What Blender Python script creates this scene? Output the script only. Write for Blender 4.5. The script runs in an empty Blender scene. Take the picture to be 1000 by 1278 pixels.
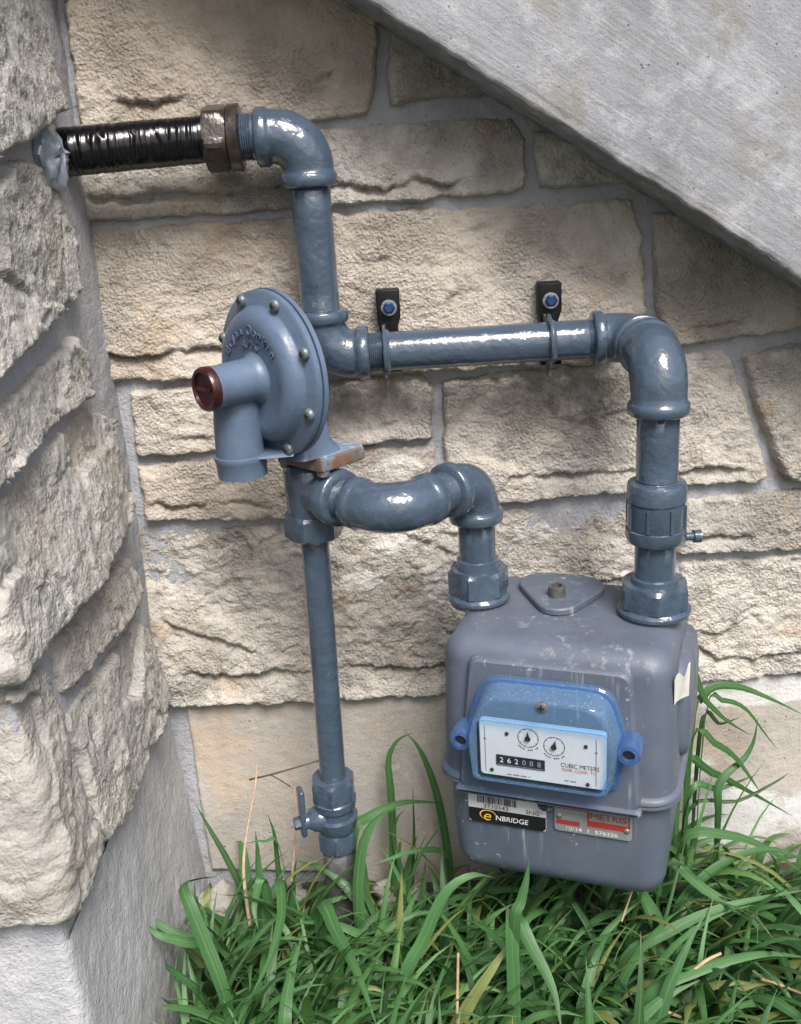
import bpy, bmesh, math, random
import numpy as np
from mathutils import Vector, Matrix

scene = bpy.context.scene
col = scene.collection
R = math.radians

# ------------------------------------------------------------------ camera
FPX, CX, CY = 1300.0, 500.0, 639.0
TH, PS, PH = R(19.5), R(-0.45), R(-3.65)
CAM = np.array([0.0, -0.97, 0.79])
FW = np.array([math.sin(PS) * math.cos(TH), math.cos(PS) * math.cos(TH), -math.sin(TH)])
RT = np.cross(FW, [0, 0, 1.0]); RT /= np.linalg.norm(RT)
UP = np.cross(RT, FW)
RT, UP = math.cos(PH) * RT + math.sin(PH) * UP, -math.sin(PH) * RT + math.cos(PH) * UP
cam = bpy.data.cameras.new('camera')
cam.sensor_fit = 'HORIZONTAL'; cam.sensor_width = 36.0; cam.lens = 36.0 * FPX / 1000.0
cam.clip_start = 0.02; cam.clip_end = 200.0
co = bpy.data.objects.new('camera', cam); col.objects.link(co)
co.matrix_world = Matrix(((RT[0], UP[0], -FW[0], CAM[0]), (RT[1], UP[1], -FW[1], CAM[1]),
                          (RT[2], UP[2], -FW[2], CAM[2]), (0, 0, 0, 1)))
scene.camera = co

# ------------------------------------------------------------------ light
SUN_EL, SUN_AZ = R(53), R(160)          # azimuth the light comes from, measured from +Y clockwise
w = bpy.data.worlds.new('World'); scene.world = w; w.use_nodes = True
nt = w.node_tree; nt.nodes.clear()
sky = nt.nodes.new('ShaderNodeTexSky'); sky.sky_type = 'NISHITA'; sky.sun_disc = False
sky.sun_elevation = SUN_EL; sky.sun_rotation = SUN_AZ
sky.dust_density = 5.0; sky.air_density = 1.0; sky.ozone_density = 1.0
hs = nt.nodes.new('ShaderNodeHueSaturation'); hs.inputs['Saturation'].default_value = 1.0
bg = nt.nodes.new('ShaderNodeBackground'); bg.inputs['Strength'].default_value = 0.08
wo = nt.nodes.new('ShaderNodeOutputWorld')
nt.links.new(sky.outputs[0], hs.inputs['Color']); nt.links.new(hs.outputs[0], bg.inputs[0]); nt.links.new(bg.outputs[0], wo.inputs[0])
sun = bpy.data.lights.new('sun', 'SUN'); sun.energy = 2.0; sun.angle = R(26); sun.color = (1.0, 0.98, 0.95)
so = bpy.data.objects.new('sun', sun); col.objects.link(so)
sd = Vector((math.sin(SUN_AZ) * math.cos(SUN_EL), math.cos(SUN_AZ) * math.cos(SUN_EL), math.sin(SUN_EL)))
so.location = sd * 5; so.rotation_euler = (-sd).to_track_quat('-Z', 'Y').to_euler()
vs = scene.view_settings
vs.view_transform = 'Standard'; vs.look = 'None'; vs.gamma = 1.0; vs.use_curve_mapping = False
vs.exposure = 1.30

# ------------------------------------------------------------------ geometry of the picture
def ray(x, y): return FW + (x - CX) / FPX * RT - (y - CY) / FPX * UP
def atY(x, y, Y):
    d = ray(x, y); return CAM + d * (Y - CAM[1]) / d[1]
def atX(x, y, X):
    d = ray(x, y); return CAM + d * (X - CAM[0]) / d[0]

# ------------------------------------------------------------------ noise
def _perm(seed):
    return np.random.RandomState(seed % 100000).permutation(256)
def perlin(x, y, seed=0):
    p = _perm(seed)
    xi = np.floor(x).astype(int); yi = np.floor(y).astype(int)
    xf, yf = x - xi, y - yi
    def g(ix, iy, dx, dy):
        a = p[(p[ix & 255] + iy) & 255] * (2 * np.pi / 256)
        return np.cos(a) * dx + np.sin(a) * dy
    u = xf ** 3 * (xf * (xf * 6 - 15) + 10); v = yf ** 3 * (yf * (yf * 6 - 15) + 10)
    a = g(xi, yi, xf, yf); b = g(xi + 1, yi, xf - 1, yf)
    c = g(xi, yi + 1, xf, yf - 1); d = g(xi + 1, yi + 1, xf - 1, yf - 1)
    return (a + u * (b - a)) * (1 - v) + (c + u * (d - c)) * v
def fbm(x, y, octv=4, seed=0, gain=0.5):
    s = 0; am = 1; f = 1
    for o in range(octv):
        s = s + am * perlin(x * f, y * f, seed + o * 17); am *= gain; f *= 2.03
    return s
def facets(x, y, seed=0, slope=0.5):
    """chipped planes: nearest jittered cell, each cell a tilted plane"""
    p = _perm(seed); q = _perm(seed + 5); s_ = _perm(seed + 9); t_ = _perm(seed + 13)
    xi = np.floor(x).astype(int); yi = np.floor(y).astype(int)
    best = np.full(x.shape, 1e9); out = np.zeros(x.shape)
    for dx in (-1, 0, 1):
        for dy in (-1, 0, 1):
            ix, iy = xi + dx, yi + dy
            h = (p[ix & 255] + iy) & 255
            px = ix + q[h] / 255.0; py = iy + s_[h] / 255.0
            ex, ey = x - px, y - py
            d = ex * ex + ey * ey
            a = t_[h] / 255.0 * 2 * np.pi
            val = (q[(h + 77) & 255] / 255.0 - 0.5) + slope * (np.cos(a) * ex + np.sin(a) * ey)
            m = d < best
            best = np.where(m, d, best); out = np.where(m, val, out)
    return out
def seg_dist(P, a, b):
    ab = b - a; t = np.clip(((P - a) @ ab) / (ab @ ab + 1e-12), 0, 1)
    return np.linalg.norm(P - (a + t[:, None] * ab), axis=1)
def poly_sd(P, poly):
    """signed distance, positive inside"""
    n = len(poly); d = np.full(len(P), 1e9); ins = np.zeros(len(P), bool)
    for i in range(n):
        a, b = poly[i], poly[(i + 1) % n]
        d = np.minimum(d, seg_dist(P, a, b))
        c = (a[1] > P[:, 1]) != (b[1] > P[:, 1])
        with np.errstate(divide='ignore', invalid='ignore'):
            xx = (b[0] - a[0]) * (P[:, 1] - a[1]) / (b[1] - a[1]) + a[0]
        ins ^= c & (P[:, 0] < xx)
    return np.where(ins, d, -d)

# ------------------------------------------------------------------ objects
def tag(o, label=None, cat=None, group=None, kind=None):
    if label: o['label'] = label
    if cat: o['category'] = cat
    if group: o['group'] = group
    if kind: o['kind'] = kind
    return o
def empty(name, label, cat, loc=(0, 0, 0), rz=0.0, group=None, kind=None):
    o = bpy.data.objects.new(name, None); col.objects.link(o)
    o.empty_display_size = 0.05
    o.location = loc; o.rotation_euler = (0, 0, rz)
    return tag(o, label, cat, group, kind)
def root_of(o):
    while o.parent: o = o.parent
    return o
def link_obj(name, me, parent=None, world=False):
    """world=True: vertices are in world coordinates; moved into the root's frame (roots built this way are not rotated)"""
    o = bpy.data.objects.new(name, me); col.objects.link(o)
    if parent is not None:
        o.parent = parent
        if world:
            r = root_of(parent)
            me.transform(Matrix.Translation(-Vector(r.location)))
    return o

class MB:
    def __init__(s): s.v = []; s.f = []; s.uv = None
    def add(s, vs, fs):
        b = len(s.v); s.v += [tuple(map(float, p)) for p in vs]; s.f += [tuple(i + b for i in f) for f in fs]
    def sweep(s, pts, radii, seg=28, cap=True, hexphase=None, squash=None):
        pts = [np.array(p, float) for p in pts]; n = len(pts)
        T = []
        for i in range(n):
            a = pts[max(i - 1, 0)]; b = pts[min(i + 1, n - 1)]
            d = b - a; l = np.linalg.norm(d)
            T.append(d / l if l > 1e-9 else T[-1])
        ref = np.array([0, 0, 1.0]) if abs(T[0][2]) < 0.9 else np.array([0, 1.0, 0])
        N = np.cross(T[0], ref); N /= np.linalg.norm(N)
        rings = []
        vs = []
        for i in range(n):
            N = N - T[i] * (N @ T[i]); N /= np.linalg.norm(N)
            B = np.cross(T[i], N)
            for k in range(seg):
                a = 2 * math.pi * k / seg + (hexphase or 0)
                r = radii[i] if not callable(radii[i]) else radii[i](a)
                vs.append(pts[i] + r * (math.cos(a) * N + math.sin(a) * B))
        fs = []
        for i in range(n - 1):
            for k in range(seg):
                k2 = (k + 1) % seg
                fs.append((i * seg + k, i * seg + k2, (i + 1) * seg + k2, (i + 1) * seg + k))
        if cap:
            fs.append(tuple(range(seg - 1, -1, -1))); fs.append(tuple((n - 1) * seg + k for k in range(seg)))
        s.add(vs, fs)
        return s
    def rev(s, p0, axis, prof, seg=32, cap=True, hexphase=None):
        """prof: (distance along the axis, radius)"""
        p0 = np.array(p0, float); a = np.array(axis, float); a /= np.linalg.norm(a)
        ref = np.array([0, 0, 1.0]) if abs(a[2]) < 0.9 else np.array([0, 1.0, 0])
        N = np.cross(a, ref); N /= np.linalg.norm(N); B = np.cross(a, N)
        vs = []; fs = []; n = len(prof)
        for t, r in prof:
            for k in range(seg):
                an = 2 * math.pi * k / seg + (hexphase or 0)
                vs.append(p0 + a * t + max(r, 1e-5) * (math.cos(an) * N + math.sin(an) * B))
        for i in range(n - 1):
            for k in range(seg):
                k2 = (k + 1) % seg
                fs.append((i * seg + k, i * seg + k2, (i + 1) * seg + k2, (i + 1) * seg + k))
        if cap:
            fs.append(tuple(range(seg - 1, -1, -1))); fs.append(tuple((n - 1) * seg + k for k in range(seg)))
        s.add(vs, fs); return s
    def box(s, c, h, rot=None):
        c = np.array(c, float)
        M = np.array(rot) if rot is not None else np.eye(3)
        vs = [c + M @ (np.array([x, y, z]) * np.array(h)) for x in (-1, 1) for y in (-1, 1) for z in (-1, 1)]
        s.add(vs, [(0, 1, 3, 2), (4, 6, 7, 5), (0, 4, 5, 1), (2, 3, 7, 6), (0, 2, 6, 4), (1, 5, 7, 3)]); return s
    def loft(s, loops, cap=True, closed=True):
        n = len(loops[0]); vs = [p for l in loops for p in l]; fs = []
        for i in range(len(loops) - 1):
            for k in range(n if closed else n - 1):
                k2 = (k + 1) % n
                fs.append((i * n + k, i * n + k2, (i + 1) * n + k2, (i + 1) * n + k))
        if cap:
            fs.append(tuple(range(n - 1, -1, -1))); fs.append(tuple((len(loops) - 1) * n + k for k in range(n)))
        s.add(vs, fs); return s
    def build(s, name, mat, parent=None, world=False, angle=35, bevel=0, smooth=True, bseg=2):
        me = bpy.data.meshes.new(name); me.from_pydata(s.v, [], s.f)
        bm = bmesh.new(); bm.from_mesh(me)
        bmesh.ops.recalc_face_normals(bm, faces=bm.faces[:])
        if bevel:
            es = [e for e in bm.edges if e.is_manifold and e.calc_face_angle(0) > R(angle)]
            bmesh.ops.bevel(bm, geom=es, offset=bevel, segments=bseg, affect='EDGES', profile=0.5, clamp_overlap=True)
        for f in bm.faces: f.smooth = smooth
        for e in bm.edges:
            e.smooth = not (e.is_manifold and e.calc_face_angle(0) > R(angle + (12 if bevel else 0)))
        bm.to_mesh(me); bm.free()
        me.materials.append(mat)
        return link_obj(name, me, parent, world)

def rrect(x0, x1, y0, y1, r, n=6):
    out = []
    for cx, cy, a0 in ((x1 - r, y1 - r, 0), (x0 + r, y1 - r, 90), (x0 + r, y0 + r, 180), (x1 - r, y0 + r, 270)):
        for k in range(n + 1):
            a = R(a0 + 90 * k / n); out.append((cx + r * math.cos(a), cy + r * math.sin(a)))
    return out

# ------------------------------------------------------------------ materials
class NT:
    def __init__(s, name):
        s.m = bpy.data.materials.new(name); s.m.use_nodes = True
        s.t = s.m.node_tree; s.t.nodes.clear()
        s.out = s.n('ShaderNodeOutputMaterial')
        s.b = s.n('ShaderNodeBsdfPrincipled'); s.l(s.b.outputs[0], s.out.inputs[0])
        s.tc = s.n('ShaderNodeTexCoord')
    def n(s, t, **kw):
        x = s.t.nodes.new(t)
        for k, v in kw.items(): setattr(x, k, v)
        return x
    def l(s, a, b): s.t.links.new(a, b)
    def coord(s, kind='Object', scale=(1, 1, 1), rot=(0, 0, 0), loc=(0, 0, 0)):
        mp = s.n('ShaderNodeMapping'); s.l(s.tc.outputs[kind], mp.inputs[0])
        mp.inputs['Scale'].default_value = scale; mp.inputs['Rotation'].default_value = rot; mp.inputs['Location'].default_value = loc
        return mp.outputs[0]
    def noise(s, vec, scale, detail=4, rough=0.55, dist=0.0, lac=2.0):
        x = s.n('ShaderNodeTexNoise'); s.l(vec, x.inputs['Vector'])
        x.inputs['Scale'].default_value = scale; x.inputs['Detail'].default_value = detail
        x.inputs['Roughness'].default_value = rough; x.inputs['Distortion'].default_value = dist
        return x.outputs['Fac']
    def voro(s, vec, scale, feature='F1', rnd=1.0):
        x = s.n('ShaderNodeTexVoronoi', feature=feature); s.l(vec, x.inputs['Vector'])
        x.inputs['Scale'].default_value = scale; x.inputs['Randomness'].default_value = rnd
        return x.outputs['Distance']
    def ramp(s, fac, stops, interp='LINEAR'):
        r = s.n('ShaderNodeValToRGB'); s.l(fac, r.inputs[0]); cr = r.color_ramp; cr.interpolation = interp
        while len(cr.elements) < len(stops): cr.elements.new(0.5)
        for e, (p, c) in zip(cr.elements, stops):
            e.position = p; e.color = (c, c, c, 1) if isinstance(c, (int, float)) else (*c, 1)
        return r.outputs[0]
    def mix(s, fac, a, b, mode='MIX'):
        m = s.n('ShaderNodeMix', data_type='RGBA', blend_type=mode)
        for v, i in ((fac, 0), (a, 6), (b, 7)):
            if isinstance(v, (int, float)): m.inputs[i].default_value = v
            elif isinstance(v, tuple): m.inputs[i].default_value = (*v, 1)
            else: s.l(v, m.inputs[i])
        return m.outputs[2]
    def math(s, op, a, b=None, clamp=False):
        m = s.n('ShaderNodeMath', operation=op, use_clamp=clamp)
        for v, i in ((a, 0), (b, 1)):
            if v is None: continue
            if isinstance(v, (int, float)): m.inputs[i].default_value = v
            else: s.l(v, m.inputs[i])
        return m.outputs[0]
    def attr(s, name, out='Fac'):
        a = s.n('ShaderNodeAttribute'); a.attribute_name = name; return a.outputs[out]
    def bump(s, h, strength, dist=0.002, prev=None):
        b = s.n('ShaderNodeBump'); s.l(h, b.inputs['Height'])
        (s.l(strength, b.inputs['Strength']) if not isinstance(strength, (int, float)) else setattr(b.inputs['Strength'], 'default_value', strength)); b.inputs['Distance'].default_value = dist
        if prev is not None: s.l(prev, b.inputs['Normal'])
        return b.outputs[0]
    def fin(s, color=None, rough=None, normal=None, **kw):
        for v, nm in ((color, 'Base Color'), (rough, 'Roughness'), (normal, 'Normal')):
            if v is None: continue
            if isinstance(v, (int, float)): s.b.inputs[nm].default_value = v
            elif isinstance(v, tuple): s.b.inputs[nm].default_value = (*v, 1)
            else: s.l(v, s.b.inputs[nm])
        for k, v in kw.items():
            s.b.inputs[k.replace('_', ' ')].default_value = v
        return s.m

def stone_mat(name, pale, tan, grey, dark, bmp=0.95, warm=1.0):
    t = NT(name); v = t.coord()
    oi = t.n('ShaderNodeObjectInfo')
    shift = t.n('ShaderNodeVectorMath', operation='MULTIPLY_ADD')
    t.l(v, shift.inputs[0]); shift.inputs[1].default_value = (1, 1, 1)
    cmb = t.n('ShaderNodeCombineXYZ')
    k = t.math('MULTIPLY', oi.outputs['Random'], 13.0)
    for i in range(3): t.l(k, cmb.inputs[i])
    t.l(cmb.outputs[0], shift.inputs[2]); vv = shift.outputs[0]
    big = t.noise(vv, 9, 5, 0.6, 0.4)
    mid = t.noise(vv, 38, 5, 0.65)
    fine = t.noise(vv, 420, 3, 0.7)
    grit = t.noise(vv, 900, 2, 0.6)
    c = t.mix(t.ramp(big, [(0.36, 0), (0.62, 1)]), tan, pale)
    c = t.mix(t.math('MULTIPLY', t.ramp(mid, [(0.47, 0), (0.66, 1)]), 0.65), c, grey)
    c = t.mix(t.math('MULTIPLY', t.ramp(oi.outputs['Random'], [(0.50, 0), (1.0, 1)]), 0.55), c, grey)
    iron = t.noise(vv, 14, 3, 0.5, 0.8)
    c = t.mix(t.math('MULTIPLY', t.ramp(iron, [(0.56, 0), (0.70, 1)]), 0.55 * warm), c, (0.45, 0.32, 0.20))
    pit = t.ramp(fine, [(0.30, 1), (0.46, 0)])
    c = t.mix(t.math('MULTIPLY', pit, t.ramp(big, [(0.35, 0.60), (0.65, 0.18)])), c, dark)
    c = t.mix(t.math('MULTIPLY', t.ramp(t.math('FRACT', t.math('MULTIPLY', oi.outputs['Random'], 7.3)), [(0.5, 0), (1.0, 1)]), 0.75 * warm), c, t.mix(0.5, tan, (0.44, 0.35, 0.265)))
    sp = t.ramp(grit, [(0.60, 0), (0.72, 1)])
    c = t.mix(t.math('MULTIPLY', sp, 0.35), c, (0.62, 0.57, 0.49))
    spots = t.ramp(t.voro(vv, 55), [(0.035, 1), (0.075, 0)])
    c = t.mix(t.math('MULTIPLY', spots, t.ramp(mid, [(0.5, 0), (0.6, 0.8)])), c, dark)
    # noise-broken dark patches and mortar smears carried by the mesh
    st = t.math('MULTIPLY', t.attr('dark_patch'), t.ramp(t.noise(vv, 60, 5, 0.7), [(0.32, 0), (0.62, 1)]), True)
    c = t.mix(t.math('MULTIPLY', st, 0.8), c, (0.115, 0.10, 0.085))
    smk = t.ramp(t.math('ADD', t.attr('smear'), t.math('MULTIPLY', t.math('SUBTRACT', t.noise(vv, 70, 6, 0.72), 0.5), 1.6)), [(0.50, 0), (0.58, 1)])
    c = t.mix(t.math('MULTIPLY', smk, 0.85), c, (0.60, 0.575, 0.54))
    h = t.math('ADD', t.math('MULTIPLY', fine, 1.3), t.math('ADD', t.math('MULTIPLY', t.noise(vv, 90, 6, 0.8), 0.9), t.math('MULTIPLY', t.voro(vv, 300), 0.8)))
    nb = t.bump(h, t.math('ADD', bmp * 0.55, t.math('MULTIPLY', t.ramp(t.noise(vv, 17, 3, 0.5), [(0.4, 0), (0.65, 1)]), bmp * 0.6)), 0.0036)
    return t.fin(c, 0.92, nb, Specular_IOR_Level=0.25)

def mortar_mat(name, a, b, tint=(0.40, 0.36, 0.31)):
    t = NT(name); v = t.coord()
    c = t.mix(t.ramp(t.noise(v, 22, 5, 0.6), [(0.35, 0), (0.68, 1)]), a, b)
    c = t.mix(t.math('MULTIPLY', t.ramp(t.noise(v, 7, 3, 0.6), [(0.52, 0), (0.68, 1)]), 0.5), c, tint)
    f = t.noise(v, 320, 3, 0.65)
    c = t.mix(t.math('MULTIPLY', t.ramp(f, [(0.28, 1), (0.42, 0)]), 0.45), c, (0.13, 0.125, 0.12))
    h = t.math('ADD', f, t.math('MULTIPLY', t.noise(v, 60, 4, 0.6), 2.0))
    return t.fin(c, 0.9, t.bump(h, 0.7, 0.0024), Specular_IOR_Level=0.25)

M = {}
M['stone'] = stone_mat('split_sandstone', (0.61, 0.575, 0.525), (0.49, 0.445, 0.39), (0.30, 0.29, 0.275), (0.07, 0.062, 0.055))
M['pier_stone'] = stone_mat('grey_sandstone', (0.42, 0.405, 0.38), (0.335, 0.32, 0.295), (0.225, 0.222, 0.22), (0.085, 0.08, 0.076), 0.6, 0.25)
M['mortar'] = mortar_mat('mortar', (0.38, 0.385, 0.415), (0.29, 0.295, 0.315), (0.35, 0.33, 0.30))
M['parge'] = mortar_mat('parging', (0.42, 0.425, 0.44), (0.33, 0.335, 0.35), (0.43, 0.41, 0.37))

def dressed():
    t = NT('dressed_stone'); v = t.coord()
    c = t.mix(t.ramp(t.noise(v, 12, 5, 0.6), [(0.35, 0), (0.65, 1)]), (0.44, 0.40, 0.355), (0.34, 0.32, 0.295))
    c = t.mix(t.math('MULTIPLY', t.ramp(t.noise(v, 9, 3, 0.5, 0.5), [(0.58, 0), (0.70, 1)]), 0.5), c, (0.48, 0.36, 0.25))
    sm = t.ramp(t.math('ADD', t.attr('smear'), t.math('MULTIPLY', t.math('SUBTRACT', t.noise(v, 45, 6, 0.7), 0.5), 1.0)), [(0.45, 0), (0.62, 1)])
    c = t.mix(sm, c, (0.56, 0.555, 0.55))
    f = t.noise(v, 350, 3, 0.65)
    c = t.mix(t.math('MULTIPLY', t.ramp(f, [(0.30, 1), (0.42, 0)]), 0.4), c, (0.16, 0.14, 0.12))
    pits = t.ramp(t.voro(v, 75), [(0.05, 1), (0.11, 0)])
    pm = t.ramp(t.noise(v, 25, 3, 0.5), [(0.46, 0), (0.56, 1)])
    c = t.mix(t.math('MULTIPLY', t.ramp(t.noise(t.coord(scale=(30, 30, 5)), 1.0, 5, 0.7), [(0.5, 0), (0.72, 1)]), 0.45), c, (0.25, 0.23, 0.205))
    c = t.mix(t.math('MULTIPLY', t.math('MULTIPLY', pits, pm), 0.8), c, (0.12, 0.10, 0.085))
    h = t.math('SUBTRACT', t.math('ADD', f, t.math('MULTIPLY', t.noise(v, 90, 4, 0.6), 1.5)), t.math('MULTIPLY', pits, pm))
    return t.fin(c, 0.9, t.bump(h, 0.55, 0.0016), Specular_IOR_Level=0.25)
M['dressed'] = dressed()

def broom_concrete():
    t = NT('broomed_concrete'); v = t.coord('UV')
    st = t.coord('UV', scale=(7, 230, 1), rot=(0, 0, R(-5)))
    s1 = t.noise(st, 1.0, 4, 0.6, 0.15)
    s2 = t.noise(t.coord('UV', scale=(22, 620, 1), rot=(0, 0, R(-4))), 1.0, 2, 0.6)
    big = t.noise(v, 7, 5, 0.62, 0.3)
    c = t.mix(t.ramp(big, [(0.34, 0), (0.64, 1)]), (0.29, 0.30, 0.325), (0.19, 0.20, 0.215))
    patch = t.math('MULTIPLY', t.ramp(t.noise(v, 11, 4, 0.6, 0.5), [(0.52, 0), (0.60, 1)]), 0.75)
    c = t.mix(patch, c, (0.21, 0.20, 0.185))
    c = t.mix(t.math('MULTIPLY', t.ramp(s1, [(0.34, 1), (0.50, 0)]), t.math('SUBTRACT', 0.46, t.math('MULTIPLY', patch, 0.36))), c, (0.19, 0.185, 0.185))
    c = t.mix(t.math('MULTIPLY', t.ramp(s2, [(0.55, 0), (0.75, 1)]), 0.3), c, (0.40, 0.41, 0.43))
    c = t.mix(t.math('MULTIPLY', t.ramp(t.noise(v, 26, 5, 0.7, 0.3), [(0.50, 0), (0.66, 1)]), 0.6), c, (0.42, 0.43, 0.455))
    c = t.mix(t.math('MULTIPLY', t.ramp(t.noise(v, 19, 4, 0.6), [(0.58, 0), (0.68, 1)]), 0.5), c, (0.17, 0.17, 0.175))
    f = t.noise(v, 420, 3, 0.7)
    c = t.mix(t.math('MULTIPLY', t.ramp(f, [(0.28, 1), (0.42, 0)]), 0.5), c, (0.14, 0.13, 0.13))
    pit = t.math('MULTIPLY', t.ramp(t.voro(v, 110), [(0.06, 1), (0.13, 0)]), t.ramp(t.noise(v, 30, 3, 0.5), [(0.50, 0), (0.58, 1)]))
    c = t.mix(t.math('MULTIPLY', pit, 0.75), c, (0.07, 0.068, 0.066))
    gr_ = t.noise(v, 160, 5, 0.75)
    c = t.mix(t.math('MULTIPLY', t.ramp(gr_, [(0.30, 1), (0.50, 0)]), 0.35), c, (0.15, 0.15, 0.155))
    h = t.math('ADD', t.math('MULTIPLY', s1, 1.0), t.math('ADD', t.math('SUBTRACT', t.math('MULTIPLY', gr_, 1.2), t.math('MULTIPLY', pit, 1.2)), t.math('MULTIPLY', f, 1.0)))
    return t.fin(c, 0.88, t.bump(h, 0.42, 0.0018), Specular_IOR_Level=0.3)
M['concrete'] = broom_concrete()

def paint(name, base, rough, lump=0.35, lscale=140, worn=0.0, coat=0.0):
    t = NT(name); v = t.coord()
    big = t.noise(v, 30, 4, 0.6)
    c = t.mix(t.math('MULTIPLY', t.ramp(big, [(0.35, 0), (0.7, 1)]), 0.55), base, tuple(x * 1.35 for x in base))
    d = t.ramp(t.noise(v, 260, 3, 0.6), [(0.26, 1), (0.36, 0)])
    c = t.mix(t.math('MULTIPLY', d, 0.5), c, tuple(x * 0.35 for x in base))
    if worn:
        wn = t.ramp(t.noise(v, 85, 6, 0.75), [(0.64, 0), (0.68, 1)])
        wm = t.ramp(t.noise(v, 16, 3, 0.5), [(0.5, 0), (0.62, 1)])
        c = t.mix(t.math('MULTIPLY', t.math('MULTIPLY', wn, wm), worn), c, (0.50, 0.50, 0.50))
    h = t.math('ADD', t.math('MULTIPLY', t.noise(v, lscale, 3, 0.5, 0.3), 1.0), t.math('MULTIPLY', t.noise(v, 45, 3, 0.5), 1.4))
    rr = t.ramp(t.noise(v, 70, 4, 0.6), [(0.3, rough * 0.75), (0.7, min(1, rough * 1.5))])
    return t.fin(c, rr, t.bump(h, lump, 0.0025), Specular_IOR_Level=0.5, Coat_Weight=coat, Coat_Roughness=0.06)
M['pipe_paint'] = paint('wet_blue_grey_paint', (0.044, 0.064, 0.093), 0.13, 0.50, 95, worn=0.22, coat=0.4)
M['reg_paint'] = paint('regulator_enamel', (0.078, 0.112, 0.170), 0.32, 0.12, 240, worn=0.3)

def meter_paint():
    t = NT('meter_paint'); v = t.coord()
    c = t.mix(t.ramp(t.noise(v, 16, 5, 0.6), [(0.35, 0), (0.68, 1)]), (0.070, 0.088, 0.122), (0.096, 0.114, 0.152))
    # pale runs of dried drips, and scuffs
    dr = t.noise(t.coord(scale=(120, 120, 6)), 1.0, 4, 0.7)
    dm = t.ramp(t.noise(t.coord(scale=(14, 14, 9)), 1.0, 3, 0.5), [(0.52, 0), (0.64, 1)])
    c = t.mix(t.math('MULTIPLY', t.math('MULTIPLY', t.ramp(dr, [(0.55, 0), (0.70, 1)]), dm), 0.55), c, (0.48, 0.48, 0.49))
    sp = t.ramp(t.noise(v, 150, 4, 0.75), [(0.63, 0), (0.68, 1)])
    sm = t.ramp(t.noise(t.coord(loc=(3, 1, 2)), 18, 3, 0.55), [(0.5, 0), (0.62, 1)])
    c = t.mix(t.math('MULTIPLY', t.math('MULTIPLY', sp, sm), 0.75), c, (0.55, 0.55, 0.55))
    dirt = t.ramp(t.noise(v, 30, 5, 0.7, 0.4), [(0.50, 0), (0.70, 1)])
    c = t.mix(t.math('MULTIPLY', dirt, 0.4), c, (0.085, 0.082, 0.085))
    h = t.math('ADD', t.noise(v, 90, 3, 0.5), t.math('MULTIPLY', t.noise(v, 520, 3, 0.6), 0.55))
    return t.fin(c, t.ramp(t.noise(v, 40, 4, 0.6), [(0.3, 0.36), (0.7, 0.58)]), t.bump(h, 0.16, 0.002), Specular_IOR_Level=0.45)
M['meter'] = meter_paint()

def simple(name, c, rough=0.5, metal=0.0, bump=0.0, bscale=120, var=0.25, **kw):
    t = NT(name); v = t.coord()
    n = t.noise(v, bscale * 0.5, 4, 0.6)
    cc = t.mix(t.ramp(n, [(0.3, 0), (0.7, 1)]), tuple(x * (1 - var) for x in c), tuple(min(1, x * (1 + var)) for x in c))
    nb = t.bump(t.noise(v, bscale, 3, 0.6), bump, 0.002) if bump else None
    return t.fin(cc, rough, nb, Metallic=metal, **kw)
M['tape'] = simple('black_vinyl_tape', (0.005, 0.005, 0.007), 0.16, 0, 0.08, 160, Specular_IOR_Level=0.4)
M['nut'] = simple('wet_bronze_nut', (0.045, 0.036, 0.032), 0.22, 0.3, 0.4, 130, 0.5)
M['black'] = simple('black_bracket_paint', (0.005, 0.005, 0.006), 0.42, 0, 0.1, 200, Specular_IOR_Level=0.2)
M['blue_screw'] = simple('blue_coated_screw', (0.015, 0.05, 0.15), 0.3, 0.6, 0.1, 200)
M['steel'] = simple('dull_steel', (0.42, 0.42, 0.41), 0.36, 0.9, 0.2, 200, 0.35)
M['dark_screw'] = simple('painted_screw', (0.13, 0.15, 0.16), 0.42, 0.4, 0.3, 250, 0.4)
M['cap_red'] = simple('oxblood_cap', (0.036, 0.008, 0.010), 0.28, 0, 0.2, 200, 0.4)
M['galv'] = simple('weathered_galvanised', (0.085, 0.083, 0.082), 0.6, 0.2, 0.5, 120, 0.5)
M['foil'] = simple('silver_sealant', (0.33, 0.37, 0.44), 0.25, 0.35, 0.9, 45, 0.35)
M['dial'] = simple('white_dial', (0.56, 0.58, 0.61), 0.5, 0, 0, 60, 0.04)
M['ink'] = simple('black_ink', (0.02, 0.02, 0.024), 0.5)
M['grey_ink'] = simple('grey_ink', (0.30, 0.30, 0.33), 0.6)
M['red_ink'] = simple('red_ink', (0.50, 0.055, 0.06), 0.5)
M['drum'] = simple('counter_drum', (0.012, 0.014, 0.03), 0.4)
M['white_ink'] = simple('white_ink', (0.72, 0.72, 0.74), 0.5)
M['yellow_ink'] = simple('yellow_ink', (0.72, 0.45, 0.03), 0.5)
M['label_white'] = simple('sticker_white', (0.45, 0.46, 0.47), 0.45, 0, 0, 50, 0.12)
M['label_black'] = simple('sticker_black', (0.010, 0.009, 0.012), 0.4)
M['plate_red'] = simple('plate_red', (0.33, 0.035, 0.030), 0.42, 0.1, 0, 60, 0.15)
M['plate_alu'] = simple('plate_aluminium', (0.33, 0.35, 0.36), 0.42, 0.5, 0.1, 90, 0.15)
M['paper'] = simple('torn_sticker_paper', (0.60, 0.60, 0.56), 0.7, 0, 0.3, 90, 0.15)
M['straw'] = simple('dry_straw', (0.34, 0.25, 0.13), 0.7, 0, 0.3, 300, 0.3)
M['pink_straw'] = simple('bleached_stalk', (0.40, 0.29, 0.21), 0.7, 0, 0.3, 300, 0.25)
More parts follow.
